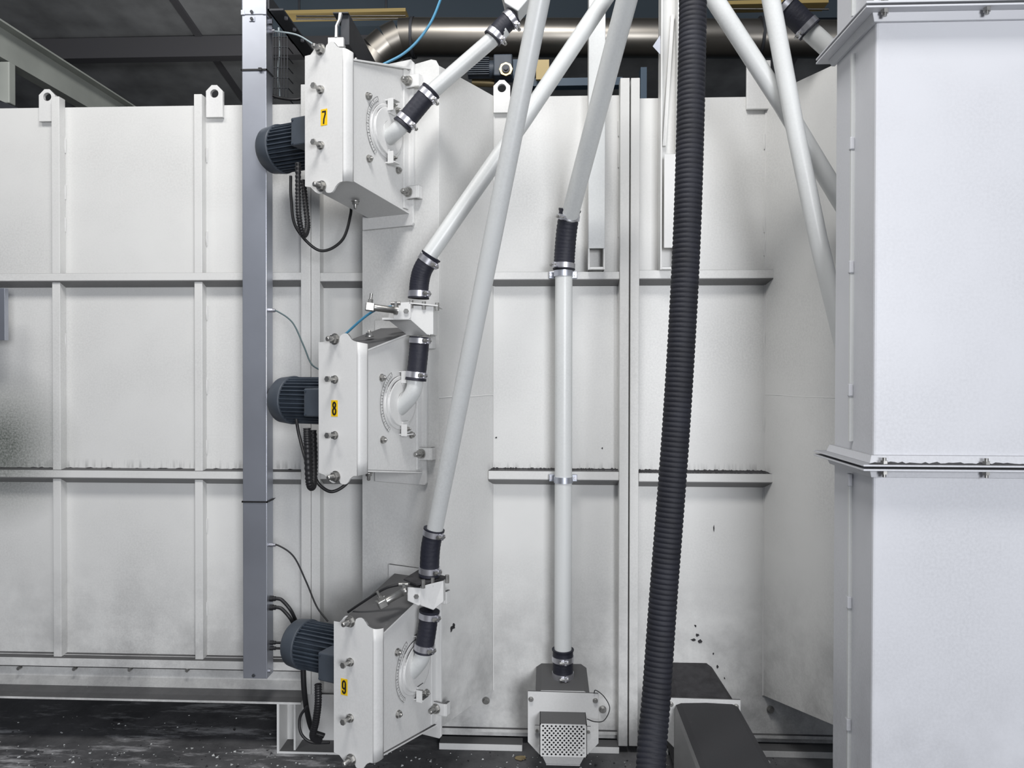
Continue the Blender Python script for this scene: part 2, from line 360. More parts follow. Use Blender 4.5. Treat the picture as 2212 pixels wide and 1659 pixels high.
XR = X_(1652, 0); YR = -.40; xR2 = X_(1845, YR)
splay(xR2, YR, XR, -1, 118, 1845, 1502, 1652, 'r')
MB().box((XR - .004, -.004, Z_(1502, 0, 1652)), (XR, 0, zt_r)).build('weld_bead', 'weld', cab)
MB().box((XL, -.004, Z_(1490, 0, 1066)), (XL + .003, 0, Z_(240, 0, 1066))).build('weld_bead', 'weld', cab)
# floor sill of the recess
for a, b, dx in ((948, 1128, 0), (1262, 1338, 0), (1380, 1445, 0), (1590, 1830, 0)):
    x0, x1 = X_(a, -.06, 1590), X_(b, -.06, 1590)
    MB().box((x0, -.055, .0), (x1, 0, .025)).build('floor_sill', 'white', cab, bevel=.002)
MB().box((X_(948, 0), -.014, .05), (X_(1830, 0), 0, .062)).build('backing_bar', 'wall', cab)
for p in ((1050, 1513), (1302, 1532), (1664, 1532)):
    c = P(*p, -.002); MB().hexn(c, c + Vector((0, -.014, 0)), .010).tube([c, c + Vector((0, -.004, 0))], .014, 16).build('bolt', 'bolt', cab)
# small welded stitch beads beside the stiffeners
for px, ys in ((141, (300, 400, 470, 720, 900, 1120, 1270)), (447, (320, 500, 660, 820, 950, 1120, 1300)), (1336, (262, 330, 480, 620, 780, 930, 1100, 1300)), (1651, (290, 470, 520, 720, 900, 1030, 1220))):
    mb = MB()
    for y in ys:
        a = P(px, y, -.003); mb.tube([a, a + Vector((0, 0, -.03)), a + Vector((0, 0, -.055))], [.003, .004, .002], 6)
    mb.build('stitch_weld', 'weld', cab, kind='stuff')
def scar(px, py, Y, w_, h_, k=9, n=None):
    c = P(px, py, Y); rx = w_ * .00085; rz = h_ * .00085; ax = n if n else Vector((1, 0, 0)); 
    q = [c + ax * rx * math.cos(i * 6.283 / k) * random.uniform(.45, 1.1) + Vector((0, 0, rz * math.sin(i * 6.283 / k) * random.uniform(.45, 1.1))) for i in range(k)]
    MB().prism(q, (0, -.0012, 0)).build('paint_scar', 'dust', cab)
for a in ((1502, 1352, -.001, 5, 7), (1506, 1372, -.001, 10, 10), (1512, 1385, -.001, 12, 12), (1498, 1382, -.001, 16, 6), (1541, 1412, -.001, 5, 5), (1550, 1440, -.001, 5, 10), (1525, 1443, -.001, 5, 5), (1542, 1142, -.001, 3, 20), (1072, 945, -.001, 5, 4), (1301, 968, -.001, 4, 4), (1565, 1465, -.001, 4, 5)): scar(*a)
vx = (Vector((XL, 0, 0)) - Vector((PC.x, PC.y, 0))).normalized()
sp_ = PP(978, 1355, Vector((XL, 0, 0)), Vector((-vx.y, vx.x, 0)))
for dx, dz, a, b in ((0, 0, 22, 10), (.006, .006, 10, 14), (-.008, -.006, 10, 10)):
    c = sp_ + vx * dx + Vector((0, -.0015, dz)); q = [c + vx * a * .0009 * math.cos(i * .7) * random.uniform(.5, 1.1) + Vector((0, 0, b * .0009 * math.sin(i * .7) * random.uniform(.5, 1.1))) for i in range(9)]
    MB().prism(q, (.0008, -.0012, 0)).build('paint_scar', 'dust', cab)
# lifting lugs
def lug(px0, px1, py0, py1, hx, hy, r, Y):
    x0, x1 = X_(px0, Y, 220), X_(px1, Y, 220); zt, zb_ = Z_(py0, Y, px0), Z_(py1, Y, px0); ch = .022
    o = [(x0, Y, zb_), (x1, Y, zb_), (x1, Y, zt - ch), (x1 - ch, Y, zt), (x0 + ch, Y, zt), (x0, Y, zt - ch)]
    holed_plate(MB(), o, P(hx, hy, Y), r, (0, .014, 0)).build('lifting_lug', 'white', cab)
lug(84, 119, 193, 262, 102, 209, .016, -.016); lug(445, 481, 184, 253, 463, 202, .016, -.016); lug(1066, 1102, 173, 243, 1084, 190, .016, -.016)
MB().box((X_(1613, -.016, 200), -.016, Z_(236, -.016, 1620)), (X_(1665, -.016, 200), -.002, Z_(130, -.016, 1620))).build('lug_plate', 'white', cab, bevel=.003)
x0 = X_(1068, -.012); MB().box((x0, -.012, Z_(1060, 0)), (X_(1101, -.012), -.001, Z_(245, 0, 1080))).build('lug_backing', 'wall', cab) if False else None
# lid edge strips behind the top edge
for k in range(3):
    MB().box((X_(985, .05), .05 + k * .02, zt2 - .002 + k * .006), (X_(1332, .05), .06 + k * .02, zt2 + .003 + k * .007)).build('lid_edge_strip', 'beam', cab)
# two posts standing on the upper rail
for (a, b, yb, yf, g) in ((1271, 1307, 582, 537, 'hanging white square post with an open slotted foot just right of the short black sleeve'), (1427, 1466, 582, 536, 'white square post with slotted foot partly hidden behind the corrugated hose')):
    Yf = -.075; x0, x1 = X_(a, Yf, 400), X_(b, Yf, 400); z0 = Z_(yb, Yf, a); z1 = Z_(yf, Yf, a); zt = Z_(-60, Yf, a)
    t = thing('square_post', g, 'post', ((x0 + x1) / 2, -.04, z0))
    MB().box((x0, Yf, z0), (x0 + .005, -.01, zt)).box((x1 - .005, Yf, z0), (x1, -.01, zt)).box((x0, -.012, z0), (x1, -.008, zt)).build('tube_wall', 'wall', t)
    if a < 1400: MB().box((x0, Yf - .002, z1), (x1, Yf + .003, zt)).build('front_plate', 'clean', t, bevel=.002)
    else:
        MB().box((x0 + .012, Yf - .004, z1), (x1, Yf + .001, Z_(333, Yf, a))).build('front_plate', 'white', t, bevel=.002)
        MB().hexa([(x0 + .014, -.03, Z_(320, 0, a)), (x0 + .026, -.03, Z_(320, 0, a)), (x1 - .01, -.03, Z_(40, 0, a)), (x1 - .022, -.03, Z_(40, 0, a))], [(x0 + .014, -.012, Z_(320, 0, a)), (x0 + .026, -.012, Z_(320, 0, a)), (x1 - .01, -.012, Z_(40, 0, a)), (x1 - .022, -.012, Z_(40, 0, a))]).build('diagonal_brace', 'wall', t)
    MB().box((x0 + .005, Yf, z0), (x1 - .005, Yf + .05, z0 + .01)).build('foot_lip', 'white', t, bevel=.002)

# ---------------------------------------------------------------- elevator column in the right foreground
YN, YFr = -.90, -.645
xc = X_(1800, YFr); zn = -0.0
xcN = X_(1887, YN)
col = thing('elevator_column', 'tall pale grey bolted steel column filling the right foreground', 'column', (xc + .4, -.78, 0))
xr = X_(2215, YN, 800) + .10
xs = xc + .003
YM = YFr + (YN - YFr) * .5
def sect(z0, z1):
    MB().box((xs, YN, z0), (xr, YFr + .0, z1)).build('casing_section', 'col', col, bevel=.006)
zj1 = Z_(1007, YN, 2000); zj2 = Z_(24, YN, 2000)
sect(.0, zj1 - .003); sect(zj1 + .003, zj2 - .003); sect(zj2 + .003, zj2 + .9)
for z0, z1 in ((.0, zj1 - .05), (zj1 + .05, zj2 - .05), (zj2 + .05, zj2 + .8)):
    MB().box((xs - .010, YM - .004, z0), (xs, YM + .004, z1)).build('seam_flange', 'clean', col)
    k = z0 + .12
    while k < z1: 
        MB().box((xs - .013, YM - .007, k), (xs - .001, YM + .007, k + .035)).build('seam_clip', 'col', col, bevel=.003); k += .33
def ringflange(z, sgn):
    """angle-iron ring: horizontal leg at the joint, upright leg against the casing (mitred corners)"""
    w, t, h = .042, .005, .025
    za = z + sgn * .003; zb_ = za + sgn * t; zh = za + sgn * h
    o = lambda e: [(xs - e, YFr + e), (xs - e, YN - e), (xr, YN - e), (xr, YN), (xs, YN), (xs, YFr + e)]
    q = o(w); MB().hexa([(x, y, za) for x, y in q], [(x, y, zb_) for x, y in q]).build('flange_leg', 'col', col, bevel=.001)
    q0, q1 = o(.010), o(.0065)
    a, b = o(.016), o(.009)
    MB().hexa([(x, y, zb_) for x, y in a], [(x, y, zh) for x, y in b]).build('flange_upright', 'col', col, bevel=.001)
for z in (zj1, zj2):
    ringflange(z, 1); ringflange(z, -1)
    for px in (1912, 2133, 2350):
        x = X_(px, YN - .03, 800 if z == zj1 else 20)
        for s in (1, -1):
            c = Vector((x, YN - .028, z + s * .008))
            MB().hexn(c, c + Vector((0, 0, s * .009)), .009).tube([c, c + Vector((0, 0, s * .016))], .005, 10).build('bolt', 'bolt', col)
ymd = MB()
for z in (zj1,):
    n = 50; top = [(xs + (xr - xs) * i / n, YN - .012, z + .0085 + .005 * random.random()) for i in range(n + 1)]; bot = [(xs - .03 + (xr - xs + .03) * i / n, YN - .040, z + .0085) for i in range(n + 1)]
    ymd.add(top + bot, [(i, i + 1, n + 2 + i, n + 1 + i) for i in range(n)])
ymd.build('settled_dust', 'dust', col, kind='stuff')

# ---------------------------------------------------------------- blast wheels (three alike, numbered 7 8 9)
HW = .080
f7 = PP(884, 400, PC, m_)                       # side face meets the mount plate here
RZ = R(-23)
def loc_frame(sidefoot, z): 
    o = sidefoot - n_ * HW; return Vector((o.x, o.y, z))
O7 = loc_frame(f7, 0)
def to_local(p, O): 
    d = p - O; return Vector((d.dot(n_), -d.dot(m_), d.z))
def side(px, py, O):                              # pixel on the inlet-side face of a wheel
    return to_local(PP(px, py, O + n_ * HW, n_), O)
L7 = -side(757, 250, O7).y
dc = side(835, 285, O7); ZC = dc.z; O7.z = ZC
LC = L7 + .026
def cov(px, py, O): return to_local(PP(px, py, O + m_ * LC, m_), O)
print('L', L7, 'disc', dc, 'origin', O7)
nt_, nb_ = side(757, 131, O7), side(757, 386, O7); ft_, fb_ = side(884, 152, O7), side(884, 461, O7)
CY = dc.y
def stud(p, d, r=.008, l=.032, nut=.014, washer=True):
    p, d = Vector(p), Vector(d).normalized(); mb = MB()
    if washer: mb.tube([p, p + d * .003], nut * 1.25, 16, smooth=True)
    mb.hexn(p + d * .003, p + d * (.003 + nut * .8), nut)
    mb.tube([p, p + d * l, p + d * (l + .003)], [r, r, r * .6], 12); return mb
def bolt_long(p, d):
    p, d = Vector(p), Vector(d).normalized(); mb = MB()
    mb.tube([p, p + d * .002], .013, 16); mb.hexn(p + d * .002, p + d * .010, .0115); mb.tube([p, p + d * .030], .0055, 10); mb.hexn(p + d * .030, p + d * .038, .0095); return mb
# digits as flat strokes in unit box
def stroke(mb, pts, w, yy, th=.0006):
    for i in range(len(pts) - 1):
        (x0, z0), (x1, z1) = pts[i], pts[i + 1]; dx, dz = x1 - x0, z1 - z0; l = math.hypot(dx, dz) or 1; ox, oz = -dz / l * w / 2, dx / l * w / 2; ex, ez = dx / l * w * .3, dz / l * w * .3
        q = [(x0 - ex + ox, yy, z0 - ez + oz), (x1 + ex + ox, yy, z1 + ez + oz), (x1 + ex - ox, yy, z1 + ez - oz), (x0 - ex - ox, yy, z0 - ez - oz)]
        mb.prism(q, (0, -th * (1 + .05 * i), 0))
def arc(cx, cz, rx, rz, a0, a1, n=10): return [(cx + rx * math.cos(R(a0 + (a1 - a0) * i / n)), cz + rz * math.sin(R(a0 + (a1 - a0) * i / n))) for i in range(n + 1)]
DIG = {'7': [[(-.30, .5), (.30, .5), (.28, .25), (.02, -.15), (-.05, -.55)]],
       '8': [arc(0, .30, .25, .23, 0, 360, 16), arc(0, -.27, .30, .28, 0, 360, 16)],
       '9': [arc(0, .26, .28, .28, 0, 180, 8) + [(-.28, .1)] + arc(0, .05, .28, .2, 180, 360, 8) + [(.28, .26)], [(.28, .26), (.28, -.25)] + arc(0, -.28, .28, .27, 0, -160, 8)]}
LOCAL[0] = True
def wheel(O, digit, label, digcov, elbow):
    t = thing('blast_wheel', label, 'blast wheel', O, RZ, 'numbered blast wheels on the column')
    w = HW
    # casing side walls
    a = [(nt_.y, nt_.z), (ft_.y, ft_.z), (fb_.y, fb_.z), (nb_.y, nb_.z)]
    for nm, sx in (('inlet_side_wall', w), ('motor_side_wall', -w + .008)):
        MB().hexa([(sx - .008, y, z - 0) for y, z in a], [(sx, y, z) for y, z in a]).build(nm, 'white', t, bevel=.0015)
    def slab(p, q, off, th, nm, x1=w + .006):
        mb = MB().hexa([(-w - .004, p[0], p[1]), (x1, p[0], p[1]), (x1, p[0], p[1] + th), (-w - .004, p[0], p[1] + th)],
                       [(-w - .004, q[0], q[1]), (x1 + off, q[0], q[1]), (x1 + off, q[0], q[1] + th), (-w - .004, q[0], q[1] + th)])
        return mb.build(nm, 'white', t, bevel=.001)
    slab(a[0], a[1], .010, .006, 'top_plate'); slab(a[3], a[2], .002, -.006, 'bottom_plate')
    MB().box((-w + .01, -L7 + .01, nb_.z + .006), (w - .01, -.012, nt_.z - .006)).build('liner', 'dark', t)
    # flange against the mounting plate
    fz0, fz1 = fb_.z - .045, ft_.z + .032
    q = [(-w - .03, fz0), (w + .018, fz0), (w + .024, fz0 + .008), (w + .024, fz1 - .012), (w + .014, fz1), (-w - .03, fz1)]
    MB().prism([(x, -.001, z) for x, z in q], (0, -.011, 0)).build('base_flange', 'white', t, bevel=.002)
    MB().box((w, -.040, fb_.z + .01), (w + .006, -.011, ft_.z - .006)).build('welded_strip', 'white', t, bevel=.002)
    # folded cover plate with scalloped ends
    px = [660, 666, 672, 677, 681, 684.5, 688, 692, 695.5, 699, 702.5, 706, 710, 714, 718, 722, 726, 730, 735, 741]
    top = [122, 120.5, 119, 112, 105, 100.5, 98.5, 99, 108, 115, 113, 99, 94.5, 92, 90.5, 91.5, 96, 101.5, 103.5, 104]
    bot = [403, 404, 405, 410, 414, 416.5, 418.5, 419, 414, 409, 408, 416, 417, 417, 415.5, 411, 403, 398, 394, 392.5]
    path = []
    for p_, a_, b_ in zip(px, top, bot):
        A, B = cov(p_, a_, O7), cov(p_, b_, O7); path.append((A.x, -LC, A.z, B.z))
    mb = MB(); N = 10
    def strip(out, sm):
        vs = []
        for x, y, z1, z0 in out: vs += [(x, y, z0 + (z1 - z0) * k / N) for k in range(N + 1)]
        mb.add(vs, [(i * (N + 1) + k, (i + 1) * (N + 1) + k, (i + 1) * (N + 1) + k + 1, i * (N + 1) + k + 1) for i in range(len(out) - 1) for k in range(N)], sm)
    strip(path, False)
    x0_, y0_, za_, zb_2 = path[-1]; xe = w + .006; ye = -L7 + .004; roll = []
    for k in range(9):
        a_ = math.pi / 2 * k / 8; roll.append((x0_ + (xe - x0_) * math.sin(a_), y0_ + (ye - y0_) * (1 - math.cos(a_)), za_ - .006 * k / 8, zb_2 + .004 * k / 8))
    strip(roll, True); out = path + roll
    mb.build('cover_plate', 'white', t, solid=.006)
    MB().box((out[0][0] + .004, -LC + .003, nb_.z + .01), (-w - .02, -L7 + .02, nt_.z - .01)).build('cover_rib', 'white', t) if out[0][0] < -w - .03 else None
    yc = -LC - .003
    for (p_, q_) in ((695, 108), (697, 403)):
        c = cov(p_, q_, O7); stud((c.x, yc, c.z), (-.05, -1, 0), .008, .034, .014).build('corner_stud', 'bolt', t)
    for (p_, q_) in ((695, 195), (695, 315)):
        c = cov(p_, q_, O7); bolt_long((c.x, yc, c.z), (-.03, -1, .05)).build('cover_bolt', 'bolt', t)
    # number sticker
    cx, cz = digcov; sw, sh = .021, .050
    st = MB().box((cx - sw / 2 - .002, yc - .0008, cz - sh / 2), (cx + sw / 2 + .002, yc, cz + sh / 2)).build('number_sticker', 'yellow', t, label='yellow sticker with black number ' + digit)
    mb = MB()
    for s_ in DIG[digit]: stroke(mb, [(cx + x * .0185, cz + z * .034) for x, z in s_], .0050, yc - .001)
    mb.build('number', 'black', st)
    # inlet disc, scale, brackets
    r = .088
    MB().tube([(w, CY, 0), (w + .005, CY, 0), (w + .0055, CY, 0)], [r, r, r - .002], 48).tube([(w + .004, CY, 0), (w + .011, CY, 0), (w + .012, CY, 0)], [r * .87, r * .87, r * .84], 48).build('inlet_disc', 'white', t)
    n = 22; rin, ro = r * 1.12, r * 1.27
    A = [R(118 + 116 * i / n) for i in range(n + 1)]      # arc on the cover-plate side
    fc = lambda rad, a: (w + .0016, CY + rad * math.cos(a), rad * math.sin(a))
    sc = MB().add([fc(rin, a) for a in A] + [fc(ro, a) for a in A], [(i, i + 1, n + 2 + i, n + 1 + i) for i in range(n)]).build('angle_scale', 'white', t)
    mb = MB()
    for i, a in enumerate(A):
        q0, q1 = Vector(fc(rin * 1.02, a)), Vector(fc(ro if i % 3 == 0 else ro * .95, a)); tdir = Vector((0, -math.sin(a), math.cos(a))) * .0010
        e = Vector((.0006, 0, 0)); mb.add([q0 - tdir + e, q1 - tdir + e, q1 + tdir + e, q0 + tdir + e], [(0, 1, 2, 3)])
    for rad in (rin, ro):
        mb.add([Vector(fc(rad - .0008, a)) + Vector((.0006, 0, 0)) for a in A] + [Vector(fc(rad + .0008, a)) + Vector((.0006, 0, 0)) for a in A], [(i, i + 1, n + 2 + i, n + 1 + i) for i in range(n)])
    mb.build('scale_marks', 'printgrey', sc)
    for s_ in (1, -1):
        zc_ = s_ * r * .98; y0 = CY - .004
        b = MB().box((w + .012, y0 - .004, zc_ - .022 - .006 * s_), (w + .017, y0 + .030, zc_ + .020 - .006 * s_)).box((w, y0 - .004, zc_ - .003 + s_ * .016), (w + .036, y0 + .030, zc_ + .002 + s_ * .016)).box((w + .012, y0 - .008, zc_ - .022), (w + .034, y0 - .004, zc_ + .018)).build('clamp_bracket', 'white', t, bevel=.001)
        stud((w + .017, y0 + .014, zc_), (1, 0, 0), .004, .016, .008).build('bolt', 'bolt', b)
    for p_ in ((794, 208), (796, 343), (859, 368), (858, 240)):
        c = side(*p_, O7)
        stud((w, c.y, c.z), (1, 0, 0), .005, .014, .010).build('casing_bolt', 'bolt', t)
    stud((-.01, (nb_.y + fb_.y) / 2 - .02, (nb_.z + fb_.z) / 2 - .008), (0, 0, -1), .006, .024, .011).build('casing_bolt', 'bolt', t)
    stud((.0, (nt_.y + ft_.y) / 2 - .03, (nt_.z + ft_.z) / 2 + .008), (0, 0, 1), .006, .018, .012).build('casing_bolt', 'bolt', t)
    # clips holding the flange
    for zz in (ft_.z - .05, fb_.z + .065):
        b = MB().box((w + .004, -.030, zz - .022), (w + .050, -.024, zz + .022)).box((w + .044, -.028, zz - .022), (w + .056, -.001, zz + .022)).build('flange_clip', 'white', t, bevel=.003)
        stud((w + .016, -.030, zz), (-.1, -1, 0), .008, .030, .014).build('bolt', 'bolt', b)
    # motor
    xe = to_local(PP(566, 330, O7 + m_ * (-CY), m_), O7).x + .034
    mr = .083
    mo = MB().tube([(-w, CY, 0), (-w - .012, CY, 0), (-w - .013, CY, 0), (xe + .055, CY, 0)], [mr * .98, mr * .98, mr * .84, mr * .84], 40).build('motor', 'motord', t)
    nf = 34
    for i in range(nf):
        a = 2 * math.pi * (i + .5) / nf
        if math.cos(a) < -.1 and False: continue
        ca, sa = math.cos(a), math.sin(a); q = []
        for rad, hw_ in ((mr * .82, .0024), (mr * .985, .0016)):
            q += [(CY + ca * rad - sa * hw_, sa * rad + ca * hw_), (CY + ca * rad + sa * hw_, sa * rad - ca * hw_)]
        q = [q[0], q[2], q[3], q[1]]
        MB().hexa([(-w - .012, y, z) for y, z in q], [(xe + .055, y, z) for y, z in q]).build('cooling_fin', 'motord', mo)
    MB().tube([(xe + .064, CY, 0), (xe + .064, CY, 0), (xe + .06, CY, 0), (xe + .014, CY, 0), (xe + .004, CY, 0), (xe, CY, 0), (xe, CY, 0)], [mr * .93, mr * 1.02, mr * 1.03, mr * .97, mr * .88, mr * .76, 0.001], 44, cap=False).build('fan_cowl', 'motor', mo)
    for k in (.3, .45, .6):
        MB().ring((xe - .0008, CY, 0), (xe + .002, CY, 0), mr * k, mr * (k + .05), 28).build('cowl_grille_ring', 'black', mo)
    tb = MB().box((-w - .125, CY - .135, -.046), (-w - .004, CY - .06, .046)).build('terminal_box', 'motor', mo, bevel=.004)
    mb = MB()
    for dx in (-.118, -.012):
        for dz in (-.038, .038): mb.tube([(-w + dx, CY - .135, dz), (-w + dx, CY - .1375, dz)], .004, 8)
    mb.build('lid_screws', 'motord', mo)
    MB().tube([(-w - .06, CY - .1, -.046), (-w - .06, CY - .1, -.060)], .013, 12).hexn((-w - .06, CY - .1, -.060), (-w - .06, CY - .1, -.078), .015).tube([(-w - .06, CY - .1, -.078), (-w - .06, CY - .1, -.092)], .011, 12).build('cable_gland', 'bolt', mo)
    # inlet spout
    MB().tube([(w + .006, CY + .004, 0), (w + .0135, CY + .004, 0)], .036, 28).build('spout_collar', 'white', t)
    e = [to_local(Vector(p), O) for p in elbow]
    pts = spline(e, 8)
    MB().tube(pts, .0258, 28, cap=True).build('inlet_spout', 'clean', t)
    return t
# origins for 8 and 9: foot of the side face on the mounting plate, disc height from the photo
f8 = PP(912, 880, PC, m_); O8 = loc_frame(f8, 0); O8.z = to_local(PP(862, 870, O8 + n_ * HW, n_), O8).z
f9 = PP(943, 1450, PC, m_); O9 = loc_frame(f9, 0); O9.z = to_local(PP(881, 1450, O9 + n_ * HW, n_), O9).z
print('O8', O8, 'O9', O9)
def inl(O, k=.04): return O - m_ * CY + n_ * (HW + k) 
def near(O, k): return inl(O, k).y
DG = {7: cov(701.5, 254, O7), 8: to_local(PP(724, 882, O8 + m_ * LC, m_), O8), 9: to_local(PP(745, 1483, O9 + m_ * LC, m_), O9)}
y7, y8, y9 = near(O7, .09), near(O8, .08), near(O9, .08)
d7, d8, d9 = near(O7, .004), near(O8, .004), near(O9, .004)
def elb(pts, ya, yb): return [P(x, y, ya + (yb - ya) * f) for x, y, f in pts]
E7 = elb([(834, 300, -.1), (846, 291, .45), (860, 279, .85), (884, 252, 1)], d7, y7)
E8 = elb([(858, 886, -.1), (872, 873, .4), (886, 857, .8), (895, 838, 1), (898, 812, 1)], d8, y8)
E9 = elb([(874, 1462, -.1), (889, 1450, .4), (903, 1434, .8), (912, 1418, 1), (914, 1398, 1)], d9, y9)
wheel(O7, '7', 'uppermost of three white blast wheels, with yellow sticker number 7', (DG[7].x, DG[7].z), E7)
wheel(O8, '8', 'middle of three white blast wheels, with yellow sticker number 8', (DG[8].x, DG[8].z), E8)
wheel(O9, '9', 'lowest, dirtiest white blast wheel near the floor, with yellow sticker number 9', (DG[9].x, DG[9].z), E9)
LOCAL[0] = False

# ---------------------------------------------------------------- pipes
def pipe(label, pts, r, mat='clean', n=28, group='white feed pipes'):
    o = MB().tube(pts, r, n).build('feed_pipe', mat); tag(recentre(o), label, 'pipe', group); return o
def sleeve(label, pts, r, cl=((.14, 1, 20), (.86, 1, 20)), wrinkle=.0004, flare=True):
    """black rubber coupling with two steel hose clamps; clamp angle is around the hose"""
    sp = spline(pts, 14); m = len(sp)
    rs = [r + wrinkle * math.sin(i * 2.4) * (1 if 3 < i < m - 4 else 0) + (.003 if flare and (i < 2 or i > m - 3) else 0) for i in range(m)]
    base = min(sp, key=lambda p: p.z); t = thing('rubber_sleeve', label, 'pipe sleeve', base, 0, 'black rubber sleeves')
    MB().tube(sp, rs, 32).build('sleeve_body', 'rubber', t)
    for f, s_, ang in cl:
        i = max(1, min(m - 2, round(f * (m - 1)))); c = sp[i]; d = (sp[i + 1] - sp[i - 1]).normalized(); w = .0095
        vd = (CAM - c).normalized(); a = d.cross(vd).normalized(); b = a.cross(d).normalized()
        if b.dot(vd) < 0: b = -b
        if a.x < 0: a = -a
        k = MB().ring(c - d * w, c + d * w, r * .96, r + .0028, 32).build('hose_clamp', 'chrome', t)
        o = (a * math.sin(R(ang)) + b * math.cos(R(ang))); tt = d.cross(o).normalized(); p = c + o * (r + .006)
        mm = Matrix((tt, d, o)).transposed().to_4x4(); mm.translation = p
        MB().box((-.014, -.007, -.004), (.014, .007, .004), mm).box((-.007, -.0095, -.003), (.001, .0095, .007), mm).build('clamp_housing', 'chrome', k, bevel=.001)
        MB().hexn(p + o * .004 - tt * .013, p + o * .004 + tt * .019, .0035).hexn(p + o * .004 + tt * .010, p + o * .004 + tt * .018, .0065).build('clamp_screw', 'bolt', k)
    return t
# feed 7
sleeve('black sleeve joining the spout of wheel 7 to its slanting pipe', [P(868, 272, y7), P(900, 233, y7), P(932, 195, y7)], .031, ((.13, 1, 45), (.87, 1, 45)))
pipe('short slanting white pipe between two black sleeves above wheel 7', [P(918, 211, y7), P(1090, 62, y7 - .02)], .0245)
sleeve('black sleeve at the top of the short pipe feeding wheel 7, below the valve', [P(1063, 84, y7 - .02), P(1085, 58, y7 - .02), P(1110, 35, y7 - .02)], .029, ((.14, 1, 50), (.86, 1, 50)))
# pipe A (to 9), pipe B (to 8)
def lerp(a, b, t): return a + (b - a) * t
pipe('long nearly upright white pipe running down to wheel 9', [P(938, 1150, y9 - .01), P(1172, -30, -.92)], .0262)
pipe('white pipe slanting from upper right down to the valve of wheel 8', [P(918, 565, y8 - .02), P(1130, 262, y8 + .0), P(1322, -25, y8 + .02)], .0262)
sleeve('bent black sleeve above the valve of wheel 8', [P(932, 552, y8 - .02), P(913, 583, y8 - .015), P(906, 612, y8 - .01), P(904, 645, y8 - .01)], .031, ((.13, 1, 45), (.9, 1, 45)))
sleeve('black sleeve between the valve and the spout of wheel 8', [P(907, 728, y8), P(904, 765, y8), P(898, 822, y8)], .031, ((.12, 1, 40), (.90, 1, 35)))
sleeve('black sleeve above the dusty valve of wheel 9', [P(938, 1142, y9 - .01), P(930, 1185, y9 - .005), P(927, 1243, y9)], .031, ((.12, 1, 45), (.88, 1, 45)))
sleeve('black sleeve between the dusty valve and the spout of wheel 9', [P(928, 1318, y9), P(923, 1358, y9), P(915, 1408, y9)], .030, ((.14, 1, 45), (.88, 1, 45)))
# pipe C + D
YD = -.10
pipe('broad white pipe slanting down from the top centre to the short black sleeve', [P(1230, 470, YD - .03), P(1362, -30, -.62)], .0315)
sleeve('lone black sleeve joining the slanting pipe to the upright pipe at centre', [P(1231, 452, YD - .03), P(1224, 500, YD - .01), P(1220, 545, YD), P(1218, 583, YD)], .0375, ((.13, 1, -35), (.93, 1, -50)), wrinkle=.0011)
pipe('upright white pipe clipped to the cabinet above the perforated box', [P(1218, 585, YD), P(1216, 1425, YD)], .0315)
for y_, lb in ((591, 'galvanised pipe clip on the upper rail holding the upright pipe'), (1036, 'galvanised pipe clip on the middle rail holding the upright pipe')):
    c = P(1217, y_, YD); t = thing('pipe_clip', lb, 'pipe clip', (c.x, -.045, c.z - .01))
    MB().ring(c - Vector((0, 0, .011)), c + Vector((0, 0, .011)), .0315, .0345, 32).build('clip_band', 'beam', t)
    for s_ in (1, -1):
        e = MB().box((c.x + s_ * .032, -.062, c.z - .013), (c.x + s_ * .052, -.046, c.z + .013)).build('clip_ear', 'beam', t, bevel=.002)
        q = Vector((c.x + s_ * .045, -.062, c.z)); MB().hexn(q, q + Vector((0, -.005, 0)), .006).build('screw', 'chrome', e)
sleeve('short black sleeve with two worn clamps above the perforated box', [P(1216, 1402, YD), P(1216, 1437, YD), P(1216, 1472, YD)], .037, ((.30, 1, 8), (.80, 1, 8)), wrinkle=.0005)
# right-hand pipes
pipe('white pipe slanting down right from the top, behind the steeper pipe', [P(1528, -25, -.50), P(1690, 225, -.50), P(1850, 490, -.45)], .0275)
pipe('steep white pipe passing in front of another and vanishing behind the column', [P(1660, -30, -.56), P(1720, 290, -.56), P(1768, 520, -.56), P(1828, 770, -.52)], .0262)
YG = -.30
pipe('short white pipe stub entering behind the column flange at top right', [P(1725, 45, YG), P(1850, 158, YG)], .031)
sleeve('black sleeve on the pipe stub at top right', [P(1690, 8, YG), P(1718, 34, YG), P(1750, 66, YG)], .038, ((.1, 1, -40), (.88, 1, -40)))
# corrugated hose
hp = spline([P(1495, -60, -.62), P(1496, 60, -.62), P(1484, 500, -.64), P(1462, 900, -.66), P(1432, 1300, -.70), P(1418, 1500, -.74), P(1408, 1620, -.80), P(1404, 1720, -.86)], 160)
L = [0]
for i in range(1, len(hp)): L.append(L[-1] + (hp[i] - hp[i - 1]).length)
pitch = .0142; per = 8; tot = int(L[-1] / pitch * per); pts = []; rs = []; j = 0
for i in range(tot):
    s_ = i * pitch / per
    while j < len(L) - 2 and L[j + 1] < s_: j += 1
    u = (s_ - L[j]) / max(1e-9, L[j + 1] - L[j]); pts.append(hp[j].lerp(hp[j + 1], u)); rs.append(0.0375 + .0025 * abs(math.sin(math.pi * i / per)) ** .8)
o = MB().tube(pts, rs, 36).build('corrugated_hose', 'hose'); tag(recentre(o), 'thick black corrugated hose hanging from the top to the floor', 'hose')

